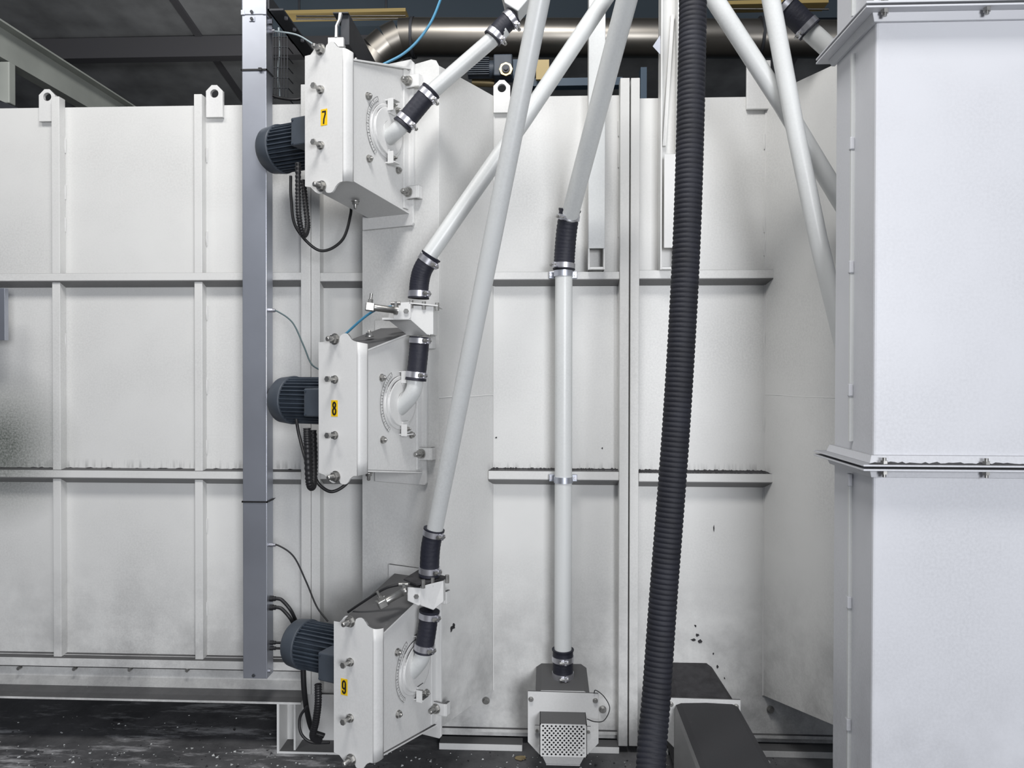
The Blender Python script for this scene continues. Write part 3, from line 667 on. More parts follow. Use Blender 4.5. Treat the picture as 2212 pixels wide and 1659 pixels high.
# ---------------------------------------------------------------- dosing valves
def valve(label, Y, body, top, dirty, cyl, group='dosing valves'):
    """body: pixel outline of front face; top: 4 px corners of the lid"""
    b = [P(x, y, Y - .035) for x, y in body]; c = sum(b, Vector()) / len(b)
    t = thing('dosing_valve', label, 'valve', (c.x, c.y, min(p.z for p in b)), 0, group)
    MB().prism(b, (0, .07, 0)).build('valve_body', 'white', t, bevel=.002)
    return t
def lidbox(t, x0, x1, y, Yf, dpt, tilt, mat='white'):
    a, b = P(x0, y, Yf), P(x1, y + tilt, Yf)
    o = MB().hexa([a, b, b + Vector((0, 0, .005)), a + Vector((0, 0, .005))], [p + Vector((0, dpt, 0)) for p in (a, b, b + Vector((0, 0, .005)), a + Vector((0, 0, .005)))]).build('lid_plate', mat, t, bevel=.001)
    for f in (.06, .5, .96):
        q = a.lerp(b, f) + Vector((0, .008, 0)); MB().hexn(q + Vector((0, 0, .012)), q - Vector((0, 0, .013)), .0065).build('bolt', 'bolt', o)
def cylinder(t, p0, p1, r=.0125):
    p0, p1 = Vector(p0), Vector(p1); d = (p1 - p0).normalized()
    c = MB().tube([p0, p0.lerp(p1, .18), p0.lerp(p1, .18), p1], [r * 1.0, r, r * .86, r * .86], 20).build('air_cylinder', 'bolt', t)
    mm = Matrix.Translation(p1) @ d.to_track_quat('X', 'Z').to_matrix().to_4x4()
    MB().box((-.004, -.013, -.013), (.024, .013, .013), mm).build('cylinder_head', 'bolt', c, bevel=.003)
    MB().hexn(mm @ Vector((.01, 0, .012)), mm @ Vector((.01, 0, .024)), .008).tube([mm @ Vector((.01, 0, .02)), mm @ Vector((.01, 0, .042))], .0048, 12).build('air_fitting', 'bolt', c)
    q = p0.lerp(p1, .08); MB().hexn(q + Vector((0, 0, .01)), q + Vector((0, 0, .026)), .007).tube([q + Vector((.014, 0, .022)), q + Vector((-.016, 0, .022))], .006, 10).build('air_fitting', 'bolt', c)
V8 = y8
b8 = [(887, 659), (936, 661), (936, 723), (922, 723), (885, 690)]
t8v = thing('dosing_valve', 'clean white dosing valve between sleeves above wheel 8, air cylinder pointing left', 'valve', P(905, 723, V8), 0, 'dosing valves')
MB().prism([P(x, y, V8 - .042) for x, y in b8], (0, .085, 0)).build('valve_body', 'white', t8v, bevel=.002)
qf = [P(886, 690, V8 - .042), P(928, 724, V8 - .042), P(880, 724, V8 + .035), P(837, 690, V8 + .035)]
MB().prism(qf, (.004, .002, .006)).build('sloping_chute', 'white', t8v)
MB().prism([P(838, 690, V8 + .036), P(886, 690, V8 + .036), P(886, 656, V8 + .036), P(845, 658, V8 + .036)], (0, .006, 0)).build('rear_plate', 'white', t8v)
bp_ = MB().prism([P(850, 654, V8 - .052), P(887, 652, V8 - .052), P(887, 686, V8 - .052), P(882, 690, V8 - .052), P(850, 690, V8 - .052)], (0, .008, 0)).prism([P(825, 686, V8 - .05), P(886, 686, V8 - .05), P(886, 691, V8 - .05), P(825, 691, V8 - .05)], (0, .05, 0)).build('side_bracket', 'white', t8v, bevel=.001)
q = P(878, 672, V8 - .052); MB().hexn(q, q + Vector((0, -.007, 0)), .008).build('bolt', 'bolt', bp_)
lidbox(t8v, 884, 946, 656, V8 - .052, .11, 6)
cylinder(t8v, P(860, 671, V8 - .07), P(806, 664, V8 - .09))
V9 = y9
t9v = thing('dosing_valve', 'dust-blackened dosing valve above wheel 9, air cylinder pointing down left', 'valve', P(920, 1320, V9), 0, 'dosing valves')
MB().hexa([P(908, 1266, V9 - .055), P(958, 1254, V9 - .03), P(958, 1300, V9 - .03), P(936, 1318, V9 - .03), P(908, 1308, V9 - .055)], [P(908, 1264, V9 + .03), P(962, 1250, V9 + .05), P(962, 1296, V9 + .05), P(938, 1313, V9 + .05), P(908, 1300, V9 + .03)]).build('valve_body', 'white', t9v, bevel=.002)
bq = MB().prism([P(880, 1268, V9 - .058), P(909, 1270, V9 - .058), P(909, 1306, V9 - .058), P(904, 1309, V9 - .058), P(880, 1298, V9 - .058)], (0, .07, 0)).build('side_bracket', 'white', t9v, bevel=.002)
q = P(900, 1288, V9 - .058); MB().hexn(q, q + Vector((0, -.006, 0)), .008).build('bolt', 'bolt', bq)
zl = P(900, 1262, V9 - .06).z
lid = MB().prism([(P(868, 1258, V9 - .05).x, V9 - .02, zl), (P(902, 1266, V9 - .06).x, V9 - .075, zl), (P(968, 1242, V9).x, V9 + .01, zl), (P(905, 1232, V9 + .1).x, V9 + .09, zl)], (0, 0, .005)).build('lid_plate', 'dust', t9v)
for p_ in ((966, 1243, .0), (934, 1254, -.035), (914, 1264, -.06)):
    q = P(p_[0], p_[1], V9 + p_[2]); q.z = zl; MB().hexn(q - Vector((0, 0, .012)), q + Vector((0, 0, .014)), .0065).build('bolt', 'bolt', lid)
cylinder(t9v, P(876, 1276, V9 - .06), P(832, 1300, V9 - .09))
# edge of the upper valve hopper at the top of the picture
yv = y7 - .02
t7v = thing('dosing_valve', 'tip of a white dosing valve cut off by the picture top above wheel 7', 'valve', P(1112, 25, yv), 0, 'dosing valves')
MB().prism([P(1072, -60, yv - .04), P(1150, -60, yv - .04), P(1143, -4, yv - .04), P(1119, 24, yv - .04), P(1090, 6, yv - .04)], (0, .08, 0)).build('valve_body', 'clean', t7v, bevel=.003)

# ---------------------------------------------------------------- steel cable trunking
YT = -.17
xt0, xt1 = X_(524, YT), X_(576, YT); zt0, ztp = Z_(1466, YT, 550), Z_(-80, YT, 550)
tr = thing('cable_trunking', 'tall galvanised cable trunking standing upright left of the three motors', 'cable trunking', ((xt0 + xt1) / 2, YT + .025, zt0))
MB().box((xt0, YT, zt0), (xt1, YT + .062, Z_(30, YT, 550))).build('trunk_body', 'beam', tr, bevel=.0015)
MB().box((xt0 - .001, YT - .002, Z_(33, YT, 550)), (xt1 + .001, YT + .060, ztp)).build('upper_body', 'beam', tr, bevel=.004)
MB().box((xt0 - .002, YT - .004, Z_(32, YT, 550)), (xt0 + .010, YT + .02, Z_(22, YT, 550))).box((xt1 - .012, YT - .004, Z_(32, YT, 550)), (xt1 + .002, YT + .02, Z_(22, YT, 550))).build('joint_tab', 'beam', tr)
for y_ in (26, 41):
    c = P(544, y_, YT - .002); MB().tube([c, c + Vector((0, -.005, 0))], .0055, 12).build('bolt', 'dark', tr)
    MB().box((c.x - .010, YT - .003, c.z - .008), (c.x + .010, YT - .001, c.z + .008)).build('bolt_plate', 'beam', tr)
c = P(548, 1459, YT - .001); MB().tube([c, c + Vector((0, -.004, 0))], .006, 12).build('bolt', 'dark', tr)
for (x_, y_) in ((579, 35), (581, 40), (578, 50), (580, 55)):
    q = Vector((xt1, YT + .03, Z_(y_, YT, 576))); MB().hexn(q, q + Vector((.012, 0, 0)), .005).build('side_bolt', 'chrome', tr)
c = P(578, 1449, YT + .02); MB().hexn(c, c + Vector((.012, 0, 0)), .007).build('side_bolt', 'chrome', tr)
for y_, tail in ((151, 0), (1084, 1)):
    z = Z_(y_, YT, 550)
    k = MB().box((xt0 - .003, YT - .003, z - .003), (xt1 + .003, YT - .0002, z + .003)).box((xt1 + .0002, YT - .003, z - .003), (xt1 + .003, YT + .064, z + .003)).box((xt0 - .003, YT - .003, z - .003), (xt0 - .0002, YT + .064, z + .003)).build('cable_tie', 'cable', tr)
    if tail: MB().prism([(xt1 + .002, YT + .01, z), (xt1 + .025, YT + .01, z + .010), (xt1 + .028, YT + .01, z + .014), (xt1 + .012, YT + .01, z + .009)], (0, .004, 0)).build('tie_tail', 'cable', k)
    else: MB().box((xt1 - .026, YT - .009, z - .005), (xt1 - .014, YT - .002, z + .005)).build('tie_head', 'cable', k)
# glands on the trunk side and thin air lines
def tubeline(name, label, cat, pts, r, mat, n=10, sm=8, extra=None, group=None):
    if extra is None:
        o = MB().tube(spline(pts, sm), r, n).build(name, mat); tag(recentre(o), label, cat, group); return o
    t = thing(name, label, cat, min(pts, key=lambda p: p.z), 0, group)
    MB().tube(spline(pts, sm), r, n).build('line', mat, t); extra(t); return t
def gland(p, r=.008, mat='chrome'):
    def f(t): MB().hexn(p - Vector((.004, 0, 0)), p + Vector((.010, 0, 0)), r).tube([p + Vector((.008, 0, 0)), p + Vector((.019, 0, 0))], r * .8, 10).build('gland', mat, t)
    return f
ys_ = YT + .03
g = lambda y_: Vector((xt1 + .002, ys_, P(578, y_, ys_).z))
tubeline('air_line', 'thin pale air line from the trunking top to wheel 7', 'air line', [g(67), P(600, 68, ys_), P(640, 75, ys_), P(668, 90, ys_ - .03), P(690, 106, ys_ - .05)], .0032, 'greytube', extra=gland(g(67)), group='thin air lines')
tubeline('air_line', 'thin dark air line drooping from the trunking to the side of wheel 8', 'air line', [g(671), P(600, 673, ys_), P(632, 697, ys_), P(655, 745, ys_ - .02), P(672, 785, ys_ - .04), P(692, 800, ys_ - .07)], .0028, 'teal', extra=gland(g(671)), group='thin air lines')
tubeline('air_line', 'thin dark air line drooping from the trunking to the top of wheel 9', 'air line', [g(1177), P(603, 1179, ys_), P(635, 1203, ys_), P(662, 1258, ys_ - .02), P(684, 1310, ys_ - .05), P(708, 1342, ys_ - .08)], .0030, 'cable', extra=gland(g(1177)), group='thin air lines')
tubeline('air_line', 'blue air tube curving down from the top behind wheel 7', 'air line', [P(962, -30, -.30), P(935, 40, -.30), P(905, 85, -.30), P(870, 117, -.30), P(826, 140, -.31)], .0045, 'blue', group='thin air lines')
tubeline('air_line', 'blue air tube from the cylinder of the clean valve down behind wheel 8', 'air line', [P(846, 662, V8 - .06), P(815, 668, V8 - .05), P(785, 687, V8 - .03), P(746, 722, V8)], .0040, 'blue', group='thin air lines')
tubeline('air_line', 'dusty black air tube from the cylinder of the dirty valve to wheel 9', 'air line', [P(866, 1262, V9 - .05), P(830, 1272, V9 - .05), P(780, 1303, V9 - .03), P(752, 1322, V9)], .0042, 'cable', group='thin air lines')
# motor cables
ym = lambda O: (O - m_ * CY - n_ * (HW + .06) + m_ * .1).y
def corr(label, pts, r=.011):
    sp = spline(pts, 30); rs = [r + .0012 * math.sin(i * 1.6) for i in range(len(sp))]
    o = MB().tube(sp, rs, 14).build('motor_cable', 'cable'); tag(recentre(o), label, 'cable', 'black motor cables')
a7, a8, a9 = ym(O7), ym(O8), ym(O9)
corr('thick ribbed black cable looping below the motor of wheel 7', [P(644, 352, a7), P(644, 420, a7), P(646, 470, a7), P(655, 508, a7 + .03), P(664, 490, a7 + .07), P(660, 440, a7 + .09), P(655, 390, a7 + .11)], .009)
def cable(label, pts, r): tubeline('motor_cable', label, 'cable', pts, r, 'cable', 12, 10, group='black motor cables')
cable('thin black cable in a wide loop under wheel 7', [P(628, 380, -.25), P(629, 430, -.25), P(640, 492, -.25), P(690, 541, -.22), P(738, 520, -.18), P(757, 465, -.15), P(757, 430, -.14)], .0052)
corr('thick black cable hanging under the motor of wheel 8', [P(663, 925, a8), P(664, 960, a8), P(668, 1040, a8 + .01), P(676, 1048, a8 + .04), P(678, 1000, a8 + .06), P(676, 930, a8 + .08)], .012)
cable('thin black cable hanging beside the thick one below wheel 8', [P(640, 905, a8 + .09), P(645, 935, a8 + .09), P(655, 975, a8 + .06), P(662, 1000, a8 + .03)], .0055)
cable('black cable loop visible just below the cover of wheel 8', [P(676, 1020, -.30), P(690, 1047, -.30), P(717, 1062, -.28), P(748, 1045, -.26), P(762, 1015, -.22)], .0058)
corr('thick black cable hanging from the terminal box of wheel 9', [P(687, 1478, a9), P(687, 1520, a9), P(682, 1560, a9 + .02), P(676, 1590, a9 + .05), P(690, 1600, a9 + .09)], .011)
cable('black cable from the motor of wheel 9 curling near the floor', [P(655, 1445, -.24), P(657, 1490, -.24), P(664, 1540, -.22), P(676, 1578, -.20), P(700, 1590, -.19)], .0095)
cable('thin black cable loop lying near the floor left of wheel 9', [P(664, 1525, -.26), P(648, 1550, -.26), P(650, 1583, -.27), P(672, 1603, -.27), P(712, 1604, -.27)], .0050)
for y_, lb in ((1293, 'upper black cable leaving the trunking towards the motor of wheel 9'), (1312, 'second black cable leaving the trunking towards the motor of wheel 9')):
    c = g(y_); tubeline('motor_cable', lb, 'cable', [c, c + Vector((.03, 0, 0)), P(612, y_ + 6, ys_), P(628, y_ + 25, ys_), P(640, y_ + 50, ys_ + .02)], .0065, 'cable', 12, 8, extra=gland(c, .011, 'cable'), group='black motor cables')
for y_, lb in ((1388, 'upper short black cable between the trunking and the cowl of wheel 9'), (1400, 'lower short black cable between the trunking and the cowl of wheel 9')):
    c = g(y_); tubeline('motor_cable', lb, 'cable', [c, c + Vector((.025, 0, 0)), P(622, y_ + 1, ys_)], .0045, 'cable', 10, 6, extra=gland(c, .008, 'cable'), group='black motor cables')
for y_, lb in ((845, 'upper grey conduit stub between the trunking and the motor of wheel 8'), (862, 'lower grey conduit stub between the trunking and the motor of wheel 8')):
    c = g(y_); o = MB().hexn(c, c + Vector((.018, 0, 0)), .011).tube([c + Vector((.016, 0, 0)), c + Vector((.038, 0, 0))], .008, 14).build('conduit_stub', 'chrome' if y_ > 850 else 'dark'); tag(recentre(o), lb, 'conduit')

# ---------------------------------------------------------------- perforated box unit under the upright pipe
Yp = -.21
def U(px, py, Y=Yp): return P(px, py, Y)
pu = thing('nozzle_box', 'white flanged outlet with a perforated cover box at floor level', 'outlet box', (U(1216, 1600).x, -.12, 0))
z0 = U(1216, 1493).z
MB().prism([U(1140, 1493), U(1293, 1498), U(1293, 1606), U(1270, 1630), U(1165, 1630), U(1140, 1603)], (0, .008, 0)).build('flange_plate', 'white', pu, bevel=.0015)
hx0, hx1 = U(1157, 1500).x, U(1274, 1500).x; zh = Z_(1468, 0.0, 1216) ; zh = min(zh, z0 + .02)
MB().hexa([(hx0, Yp + .008, .08), (hx1, Yp + .008, .08), (hx1, Yp + .008, z0 - .012), (hx1 - .02, Yp + .008, z0 - .002), (hx0 + .02, Yp + .008, z0 - .002), (hx0, Yp + .008, z0 - .012)],
          [(hx0, -.002, .12), (hx1, -.002, .12), (hx1, -.002, z0 - .0), (hx1 - .02, -.002, z0 + .014), (hx0 + .02, -.002, z0 + .014), (hx0, -.002, z0)]).build('duct_neck', 'white', pu)
c0 = P(1216, 1462, YD); c1 = Vector((c0.x, c0.y, z0 - .01)); MB().tube([c0 + Vector((0, 0, .02)), c1], .0325, 28).build('pipe_socket', 'clean', pu)
for p_ in ((1147, 1510), (1286, 1513)):
    c = U(*p_); MB().tube([c, c + Vector((0, -.003, 0))], .009, 16).hexn(c, c + Vector((0, -.009, 0)), .0065).build('bolt', 'bolt', pu)
# perforated cover
Yb = -.30; A0, A1 = P(1166, 1563, Yb), P(1268, 1563, Yb); zb0 = P(1216, 1635, Yb).z; zb1 = A0.z; xa, xb = A0.x, A1.x
MB().box((xa, Yb + .002, zb1 - .002), (xb, Yp, zb1)).box((xa, Yb, zb0), (xa + .002, Yp, zb1)).box((xb - .002, Yb, zb0), (xb, Yp, zb1)).build('cover_sides', 'white', pu)
mb = MB(); nr, nc = 13, 10; mar = .004; ph = (zb1 - zb0 - 2 * mar) / nr; pw = (xb - xa - 2 * mar) / (nc + .5); rr = min(ph, pw) * .44
for i in range(nr):
    for j in range(nc):
        xx = xa + mar + pw * (j + (.5 if i % 2 else 0)); zz = zb0 + mar + ph * i
        holed_plate(mb, [(xx, Yb, zz), (xx + pw, Yb, zz), (xx + pw, Yb, zz + ph), (xx, Yb, zz + ph)], (xx + pw / 2, Yb, zz + ph / 2), rr, (0, .0025, 0), 12)
    xx = xa + mar + (0 if i % 2 else pw * nc); mb.box((xx, Yb, zb0 + mar + ph * i), (xx + pw / 2, Yb + .0025, zb0 + mar + ph * (i + 1)))
mb.box((xa, Yb, zb0), (xb, Yb + .0025, zb0 + mar)).box((xa, Yb, zb1 - mar), (xb, Yb + .0025, zb1)).box((xa, Yb, zb0), (xa + mar, Yb + .0025, zb1)).box((xb - mar, Yb, zb0), (xb, Yb + .0025, zb1))
mb.build('perforated_front', 'white', pu)
MB().box((xa + .02, Yb + .03, zb0 + .01), (xb - .02, Yp, zb1 - .012)).build('inner_core', 'dark', pu)
for s_, x in ((-1, xa), (1, xb)):
    e = MB().box((x, Yp - .006, P(1216, 1574, Yp).z - .016), (x + s_ * .018, Yp, P(1216, 1574, Yp).z + .012)).build('cover_ear', 'white', pu, bevel=.001)
    q = Vector((x + s_ * .010, Yp - .006, P(1216, 1577, Yp).z)); MB().hexn(q, q + Vector((0, -.006, 0)), .006).build('bolt', 'bolt', e)
tz = Z_(1651, Yb + .03, 1216); tw = .022
MB().prism([(xa + .006, Yb + .012, zb0), (xb - .006, Yb + .012, zb0), (xb - tw, Yb + .03, tz), (xa + tw, Yb + .03, tz)], (0, .004, 0)).prism([(xa + tw, Yb + .028, tz), (xb - tw, Yb + .028, tz), (xb - tw, Yp, tz), (xa + tw, Yp, tz)], (0, 0, -.003)).build('drip_tray', 'white', pu)
tubeline('sensor_wire', 'thin black wire arching beside the perforated box', 'wire', [P(1283, 1498, Yp - .005), P(1287, 1491, Yp - .005), P(1305, 1505, Yp - .01), P(1317, 1530, Yp - .02), P(1305, 1556, Yp - .03), P(1285, 1559, Yp - .04), P(1268, 1553, Yp - .05)], .0017, 'cable', 8)
# the floor duct to its right
Yq = -.24
q_ = lambda x, y: P(x, y, Yq)
dt = thing('floor_duct', 'dust-covered rectangular duct running from a white flange towards the viewer along the floor', 'duct', (q_(1520, 1600).x, -.5, 0))
MB().prism([q_(1441, 1507), q_(1600, 1512), q_(1600, 1595), q_(1570, 1640), q_(1480, 1640), q_(1441, 1600)], (0, .008, 0)).build('flange_plate', 'white', dt, bevel=.0015)
dx0, dx1 = q_(1456, 1530).x, q_(1597, 1530).x; dz = q_(1520, 1519).z
pr = [(dx0, .0), (dx1, .0), (dx1, dz - .022), (dx1 - .006, dz - .008), (dx1 - .024, dz - .001), ((dx0 + dx1) / 2, dz + .002), (dx0 + .024, dz - .001), (dx0 + .006, dz - .008), (dx0, dz - .022)]
MB().hexa([(x, Yq - .001, z) for x, z in pr], [(x, -1.6, z * .96) for x, z in pr]).build('duct_body', 'dusty', dt)
hx0, hx1 = P(1420, 1490, Yq + .1).x, P(1578, 1490, Yq + .1).x
MB().hexa([(dx0 + .0, Yq + .008, .06), (dx1 - .01, Yq + .008, .06), (dx1 - .01, Yq + .008, dz - .004), (dx1 - .03, Yq + .008, dz + .006), (dx0 + .02, Yq + .008, dz + .006), (dx0, Yq + .008, dz - .004)],
          [(dx0 + .0, -.002, .06), (dx1 - .04, -.002, .06), (dx1 - .04, -.002, dz + .03), (dx1 - .06, -.002, dz + .045), (dx0 + .02, -.002, dz + .045), (dx0, -.002, dz + .03)]).build('duct_neck', 'dust', dt)
for p_ in ((1449, 1521), (1590, 1526)):
    c = q_(*p_); MB().tube([c, c + Vector((0, -.003, 0))], .009, 16).hexn(c, c + Vector((0, -.008, 0)), .0065).build('bolt', 'bolt', dt)

# ---------------------------------------------------------------- behind and above the cabinet
def bg(name, label, cat, mb, mat, **k): o = mb.build(name, mat, **k); tag(recentre(o), label, cat); return o
# silver duct with elbow
Yd = 1.2
dd = thing('ventilation_duct', 'silver spiral ventilation duct crossing behind the pipes with an elbow at its left end', 'duct', P(1250, 130, Yd))
MB().tube([P(895, 80, Yd), P(1640, 84, Yd)], .098, 40).build('duct_pipe', 'duct', dd)
MB().tube([P(1640, 84, Yd), P(2250, 88, Yd)], .094, 40).build('duct_pipe', 'duct', dd)
e = [P(895, 80, Yd), P(866, 82, Yd), P(838, 96, Yd), P(812, 118, Yd), P(790, 160, Yd)]
for i in range(4): MB().tube([e[i], e[i + 1]], [.098, .098], 40).build('elbow_segment', 'duct', dd)
for px in (893, 1640): MB().ring(P(px - 3, 82, Yd), P(px + 3, 82, Yd), .09, .106, 40).build('joint_collar', 'dark', dd)
# strip lamp housing
YL = 2.2
ll = thing('strip_light_tray', 'ochre lit strip light tray hanging under the dark roof, top centre left', 'light fitting', P(735, 40, YL))
MB().box(P(590, 30, YL), P(876, 17, YL) + Vector((0, .12, 0))).build('tray', 'ochre', ll)
for k in (35, 41): MB().tube([P(640, k, YL), P(876, k - 1, YL)], .007, 8).build('rail', 'duct', ll)
for q in (640, 830): p = P(q, 17, YL) + Vector((0, .06, 0)); MB().tube([p, (p.x, p.y, zc(p.y) + .005)], .008, 8).build('hanger_rod', 'dark', ll)
lr = thing('strip_light_tray', 'ochre strip light tray at the top right behind the steep pipe', 'light fitting', P(1700, 20, YL))
MB().box(P(1545, 10, YL), P(1790, -3, YL) + Vector((0, .12, 0))).build('tray', 'ochre', lr)
MB().tube([P(1560, 19, YL), P(1790, 20, YL)], .007, 8).build('rail', 'duct', lr)
for q in (1600, 1740): p = P(q, -3, YL) + Vector((0, .06, 0)); MB().tube([p, (p.x, p.y, zc(p.y) + .005)], .008, 8).build('hanger_rod', 'dark', lr)
# I beam end and dark brace running back over the cabinet
def ibeam(label, ctr, hgt, wid, y0, y1, mat, flip=False):
    cx, cz = ctr.x, ctr.z
    t = thing('steel_beam', label, 'beam', (cx, (y0 + y1) / 2, cz - hgt / 2))
    MB().box((cx - wid / 2, y0, cz + hgt / 2 - .006), (cx + wid / 2, y1, cz + hgt / 2)).build('flange', mat, t)
    MB().box((cx - .003, y0, cz - hgt / 2), (cx + .003, y1, cz + hgt / 2)).build('web', mat, t)
    MB().box((cx - wid / 2, y0, cz - hgt / 2), (cx + wid / 2, y1, cz - hgt / 2 + .006)).build('flange', mat, t); return t
c = P(735, 55, -.22)
sb = thing('steel_beam', 'pale cut end of a dark steel beam running back above wheel 7', 'beam', (c.x, .4, c.z - .08))
zA, zB, zC = P(735, 26, -.22).z, P(735, 80, -.22).z, P(735, 101, -.22).z
MB().box((P(719, 26, -.22).x, -.22, zA - .004), (P(752, 26, -.22).x, 1.1, zA)).build('flange', 'dark', sb)
MB().box((P(708, 80, -.22).x, -.22, zC), (P(742, 80, -.22).x, -.19, zB)).build('base_block', 'white', sb, bevel=.002)
MB().prism([P(732, 27, -.222), P(738, 27, -.222), P(735, 40, -.222), P(728, 55, -.222), P(728, 80, -.222), P(723, 80, -.222), P(724, 55, -.222), P(730, 42, -.222)], (0, .012, 0)).build('web_end', 'white', sb)
MB().box((P(734, 50, -.22).x, -.205, zB - .02), (P(752, 50, -.22).x, 1.1, zA - .004)).build('web', 'dark', sb)
sb2 = thing('steel_beam', 'dark steel channel running back beside the top of the cable trunking', 'beam', (P(600, 10, -.2).x, .4, P(600, 10, -.2).z))
a = P(578, -12, -.2); b = P(612, 22, -.2)
MB().box((a.x, -.2, b.z), (a.x + .006, 1.2, a.z)).box((a.x, -.2, b.z), (b.x, 1.2, b.z + .006)).build('channel', 'dark', sb2)
for k in range(3):
    q = P(604 - k * 6, 4 + k * 5, -.2); q.y = -.19; MB().hexn(Vector((b.x - .008, -.15 + .09 * k, b.z)), Vector((b.x - .008, -.15 + .09 * k, b.z - .009)), .007).build('bolt', 'chrome', sb2)
# wire mesh cable tray
mt = thing('wire_mesh_tray', 'upright wire mesh cable tray between trunking and wheel 7, behind the cabinet', 'cable tray', P(606, 215, .15))
mb = MB(); Ym = .15
for x in (590, 596, 602, 608, 614, 621): mb.tube([P(x, 70, Ym), P(x, 214, Ym)], .0022, 6)
for k in range(7): mb.tube([P(589, 80 + k * 22, Ym), P(622, 80 + k * 22, Ym)], .0022, 6)
for k in range(7): mb.tube([P(622, 80 + k * 22, Ym), P(622, 80 + k * 22, Ym) + Vector((0, .06, 0))], .0022, 6)
mb.build('wire_grid', 'dark', mt, kind='stuff')
MB().tube(spline([P(602, 60, Ym + .01), P(603, 110, Ym + .01), P(601, 160, Ym + .01), P(604, 212, Ym + .01)]), .004, 8).build('grey_cable', 'greytube', mt)
tubeline('loose_cable', 'black cables lying on the cabinet edge behind the trunking', 'cable', [P(575, 192, .05), P(590, 207, .05), P(620, 214, .05), P(646, 214, .06), P(660, 208, .08)], .006, 'cable', 8)
# geared motor on blue frame
gm = thing('gear_motor', 'dark geared motor with a brass-coloured flange on a blue frame behind the cabinet', 'gear motor', P(1090, 170, .9))
Yg = .9
cm = P(1070, 151, Yg); cf = P(1093, 151, Yg - .08)
MB().tube([P(1012, 151, Yg), P(1068, 151, Yg)], .044, 24).build('motor_body', 'motord', gm)
for k in range(9):
    z = cm.z - .04 + k * .01; MB().box((P(1014, 150, Yg).x, Yg - .052, z), (P(1058, 150, Yg).x, Yg, z + .003)).build('cooling_fin', 'motord', gm)
MB().box((P(1068, 150, Yg).x, Yg - .07, cm.z - .055), (P(1108, 150, Yg).x, Yg + .03, cm.z + .05)).build('gearbox', 'motord', gm, bevel=.006)
MB().tube([cf, cf - Vector((0, .012, 0))], .033, 8, smooth=False).build('output_flange', 'brass', gm)
MB().tube([cf - Vector((0, .012, 0)), cf - Vector((0, .02, 0))], .020, 20).tube([cf - Vector((0, .012, 0)), cf - Vector((0, .028, 0))], .011, 16).build('shaft_hub', 'dark', gm)
fr = thing('blue_frame', 'blue painted steel frame with an ochre plate behind the cabinet top', 'frame', P(1200, 210, 1.0))
zr = zt_l - .012
MB().box(P(1108, 128, 1.0), Vector((P(1120, 222, 1.0).x, 1.06, zr))).build('upright', 'bluesteel', fr)
MB().box(P(1108, 170, 1.0), P(1345, 183, 1.0) + Vector((0, .06, 0))).build('cross_rail', 'bluesteel', fr)
MB().box(P(1384, 145, 1.0), Vector((P(1397, 222, 1.0).x, 1.06, zr))).build('upright', 'bluesteel', fr)
MB().box(P(1158, 129, .95), P(1186, 171, .95) + Vector((0, .02, 0))).build('ochre_plate', 'ochre', fr)
MB().tube([P(1020, 178, .95), P(1068, 180, .95)], .02, 16).build('roller', 'brass', fr)
# black corrugated sheet edge near centre top
bg('hanging_bracket', 'angled dark sheet bracket left of the corrugated hose at the top', 'bracket', MB().hexa([P(1410, 100, -.05), P(1430, 70, -.05), P(1430, 122, -.05)], [P(1410, 100, -.03), P(1430, 70, -.03), P(1430, 122, -.03)]), 'beam')
bg('roof_truss_beam', 'broad dark blue beam under the roof behind the duct', 'beam', MB().box(P(560, -20, 3.0), P(2212, 30, 3.0) + Vector((0, .15, 0))), 'farwall')
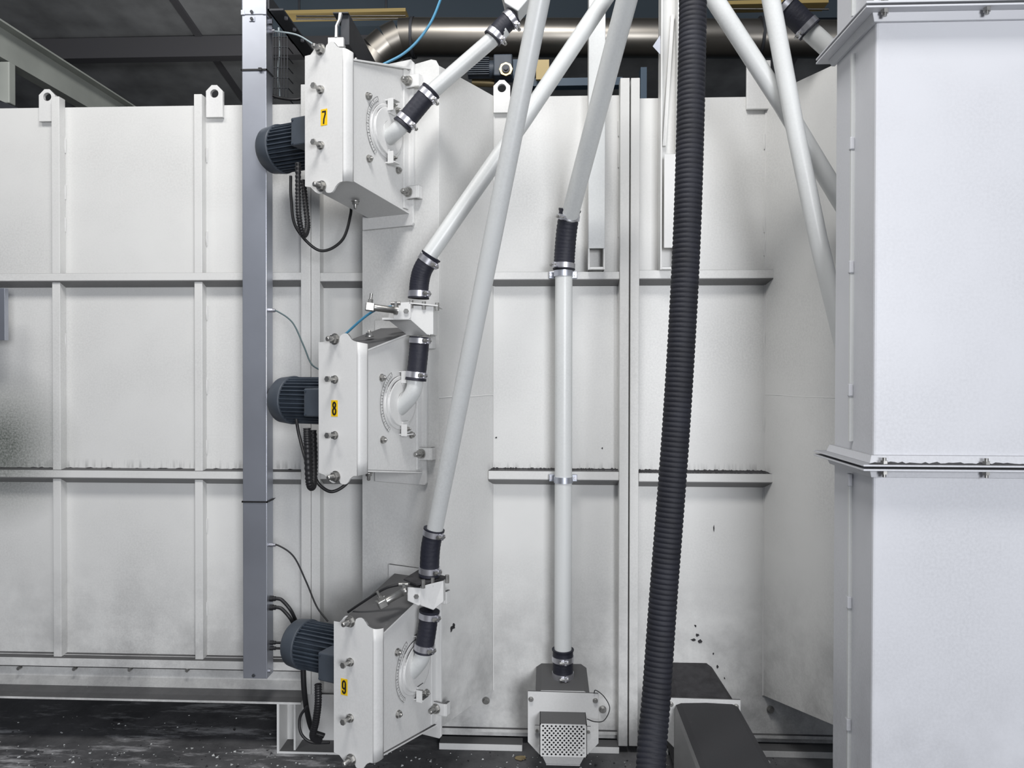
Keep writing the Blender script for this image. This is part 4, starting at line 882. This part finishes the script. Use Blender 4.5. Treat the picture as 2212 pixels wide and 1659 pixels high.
# grey-green channel at upper left, with a short post
gb = thing('grey_channel_beam', 'grey-green steel channel sloping down across the upper left corner', 'beam', P(140, 150, .5))
Yc = .35; Yc2 = 1.6
gx = P(0, 88, .3).x; gzt, gzb = P(0, 58, .3).z, P(0, 118, .3).z
MB().box((gx - .008, -.9, gzb), (gx, 4.2, gzt)).build('web', 'channel', gb)
MB().box((gx - .008, -.9, gzt), (gx + .045, 4.2, gzt + .008)).build('flange', 'channel', gb)
MB().box((gx - .06, -.9, gzb - .008), (gx, 4.2, gzb)).build('flange', 'channel', gb)
bg('short_post', 'short pale post at the left edge above the cabinet', 'post', MB().box(P(-12, 133, .3), P(20, 222, .3) + Vector((0, .04, 0))), 'channel', bevel=.004)
bg('dark_base_rail', 'dark rail under the short post at the left edge', 'rail', MB().hexa([P(-40, 200, .3), P(46, 236, .3), P(30, 240, .3), P(-40, 225, .3)], [P(-40, 200, .36), P(46, 236, .36), P(30, 240, .36), P(-40, 225, .36)]), 'dark')
bg('galvanised_plate', 'speckled galvanised plate end at the left edge of the picture', 'plate', MB().box(P(-90, 735, -.12), P(10, 622, -.12) + Vector((0, .02, 0))), 'beam', bevel=.001)

# ---------------------------------------------------------------- debris on the floor
mb = MB(); mc = MB()
for i in range(620):
    px = random.uniform(-60, 1700); py = random.choice((random.uniform(1545, 1670), random.uniform(1610, 1670)))
    p = PZ(px, py, 0)
    if p.y > -.06 and p.x > -1.0: continue
    if .0 < 0: continue
    r = random.choice((.0015, .002, .003, .0045)) * random.uniform(.6, 1.3); a = random.uniform(0, 6.28)
    q = [(p.x + r * math.cos(a + k * 2.1 + random.uniform(-.3, .3)), p.y + r * math.sin(a + k * 2.1), 0.0005) for k in range(3)]
    t = mb if random.random() < .6 else mc
    t.hexa(q, [(x, y, z + r * random.uniform(.3, .9)) for x, y, z in q])
o = mb.build('paint_chips', 'clean', kind='stuff'); tag(o, 'white paint chips and shot scattered over the dark floor', 'debris')
o = mc.build('scale_flakes', 'dust', kind='stuff'); tag(o, 'dark flakes of scale scattered over the floor', 'debris')
for px, py, lb in ((1125, 1640, 'pale torn flake lying on the floor left of the perforated box'), (255, 1560, 'dark curled flake on the floor below the base channel at left'), (700, 1625, 'crumpled dark flake on the floor just left of wheel 9')):
    p = PZ(px, py, 0); q = [(p.x + .028 * math.cos(a) * random.uniform(.6, 1), p.y + .018 * math.sin(a) * random.uniform(.6, 1), .001 + .006 * random.random()) for a in [i * .785 for i in range(8)]]
    o = MB().prism(q, (0, 0, .002)).build('paint_flake', 'brass' if px == 1125 else 'dust'); tag(recentre(o), lb, 'flake')
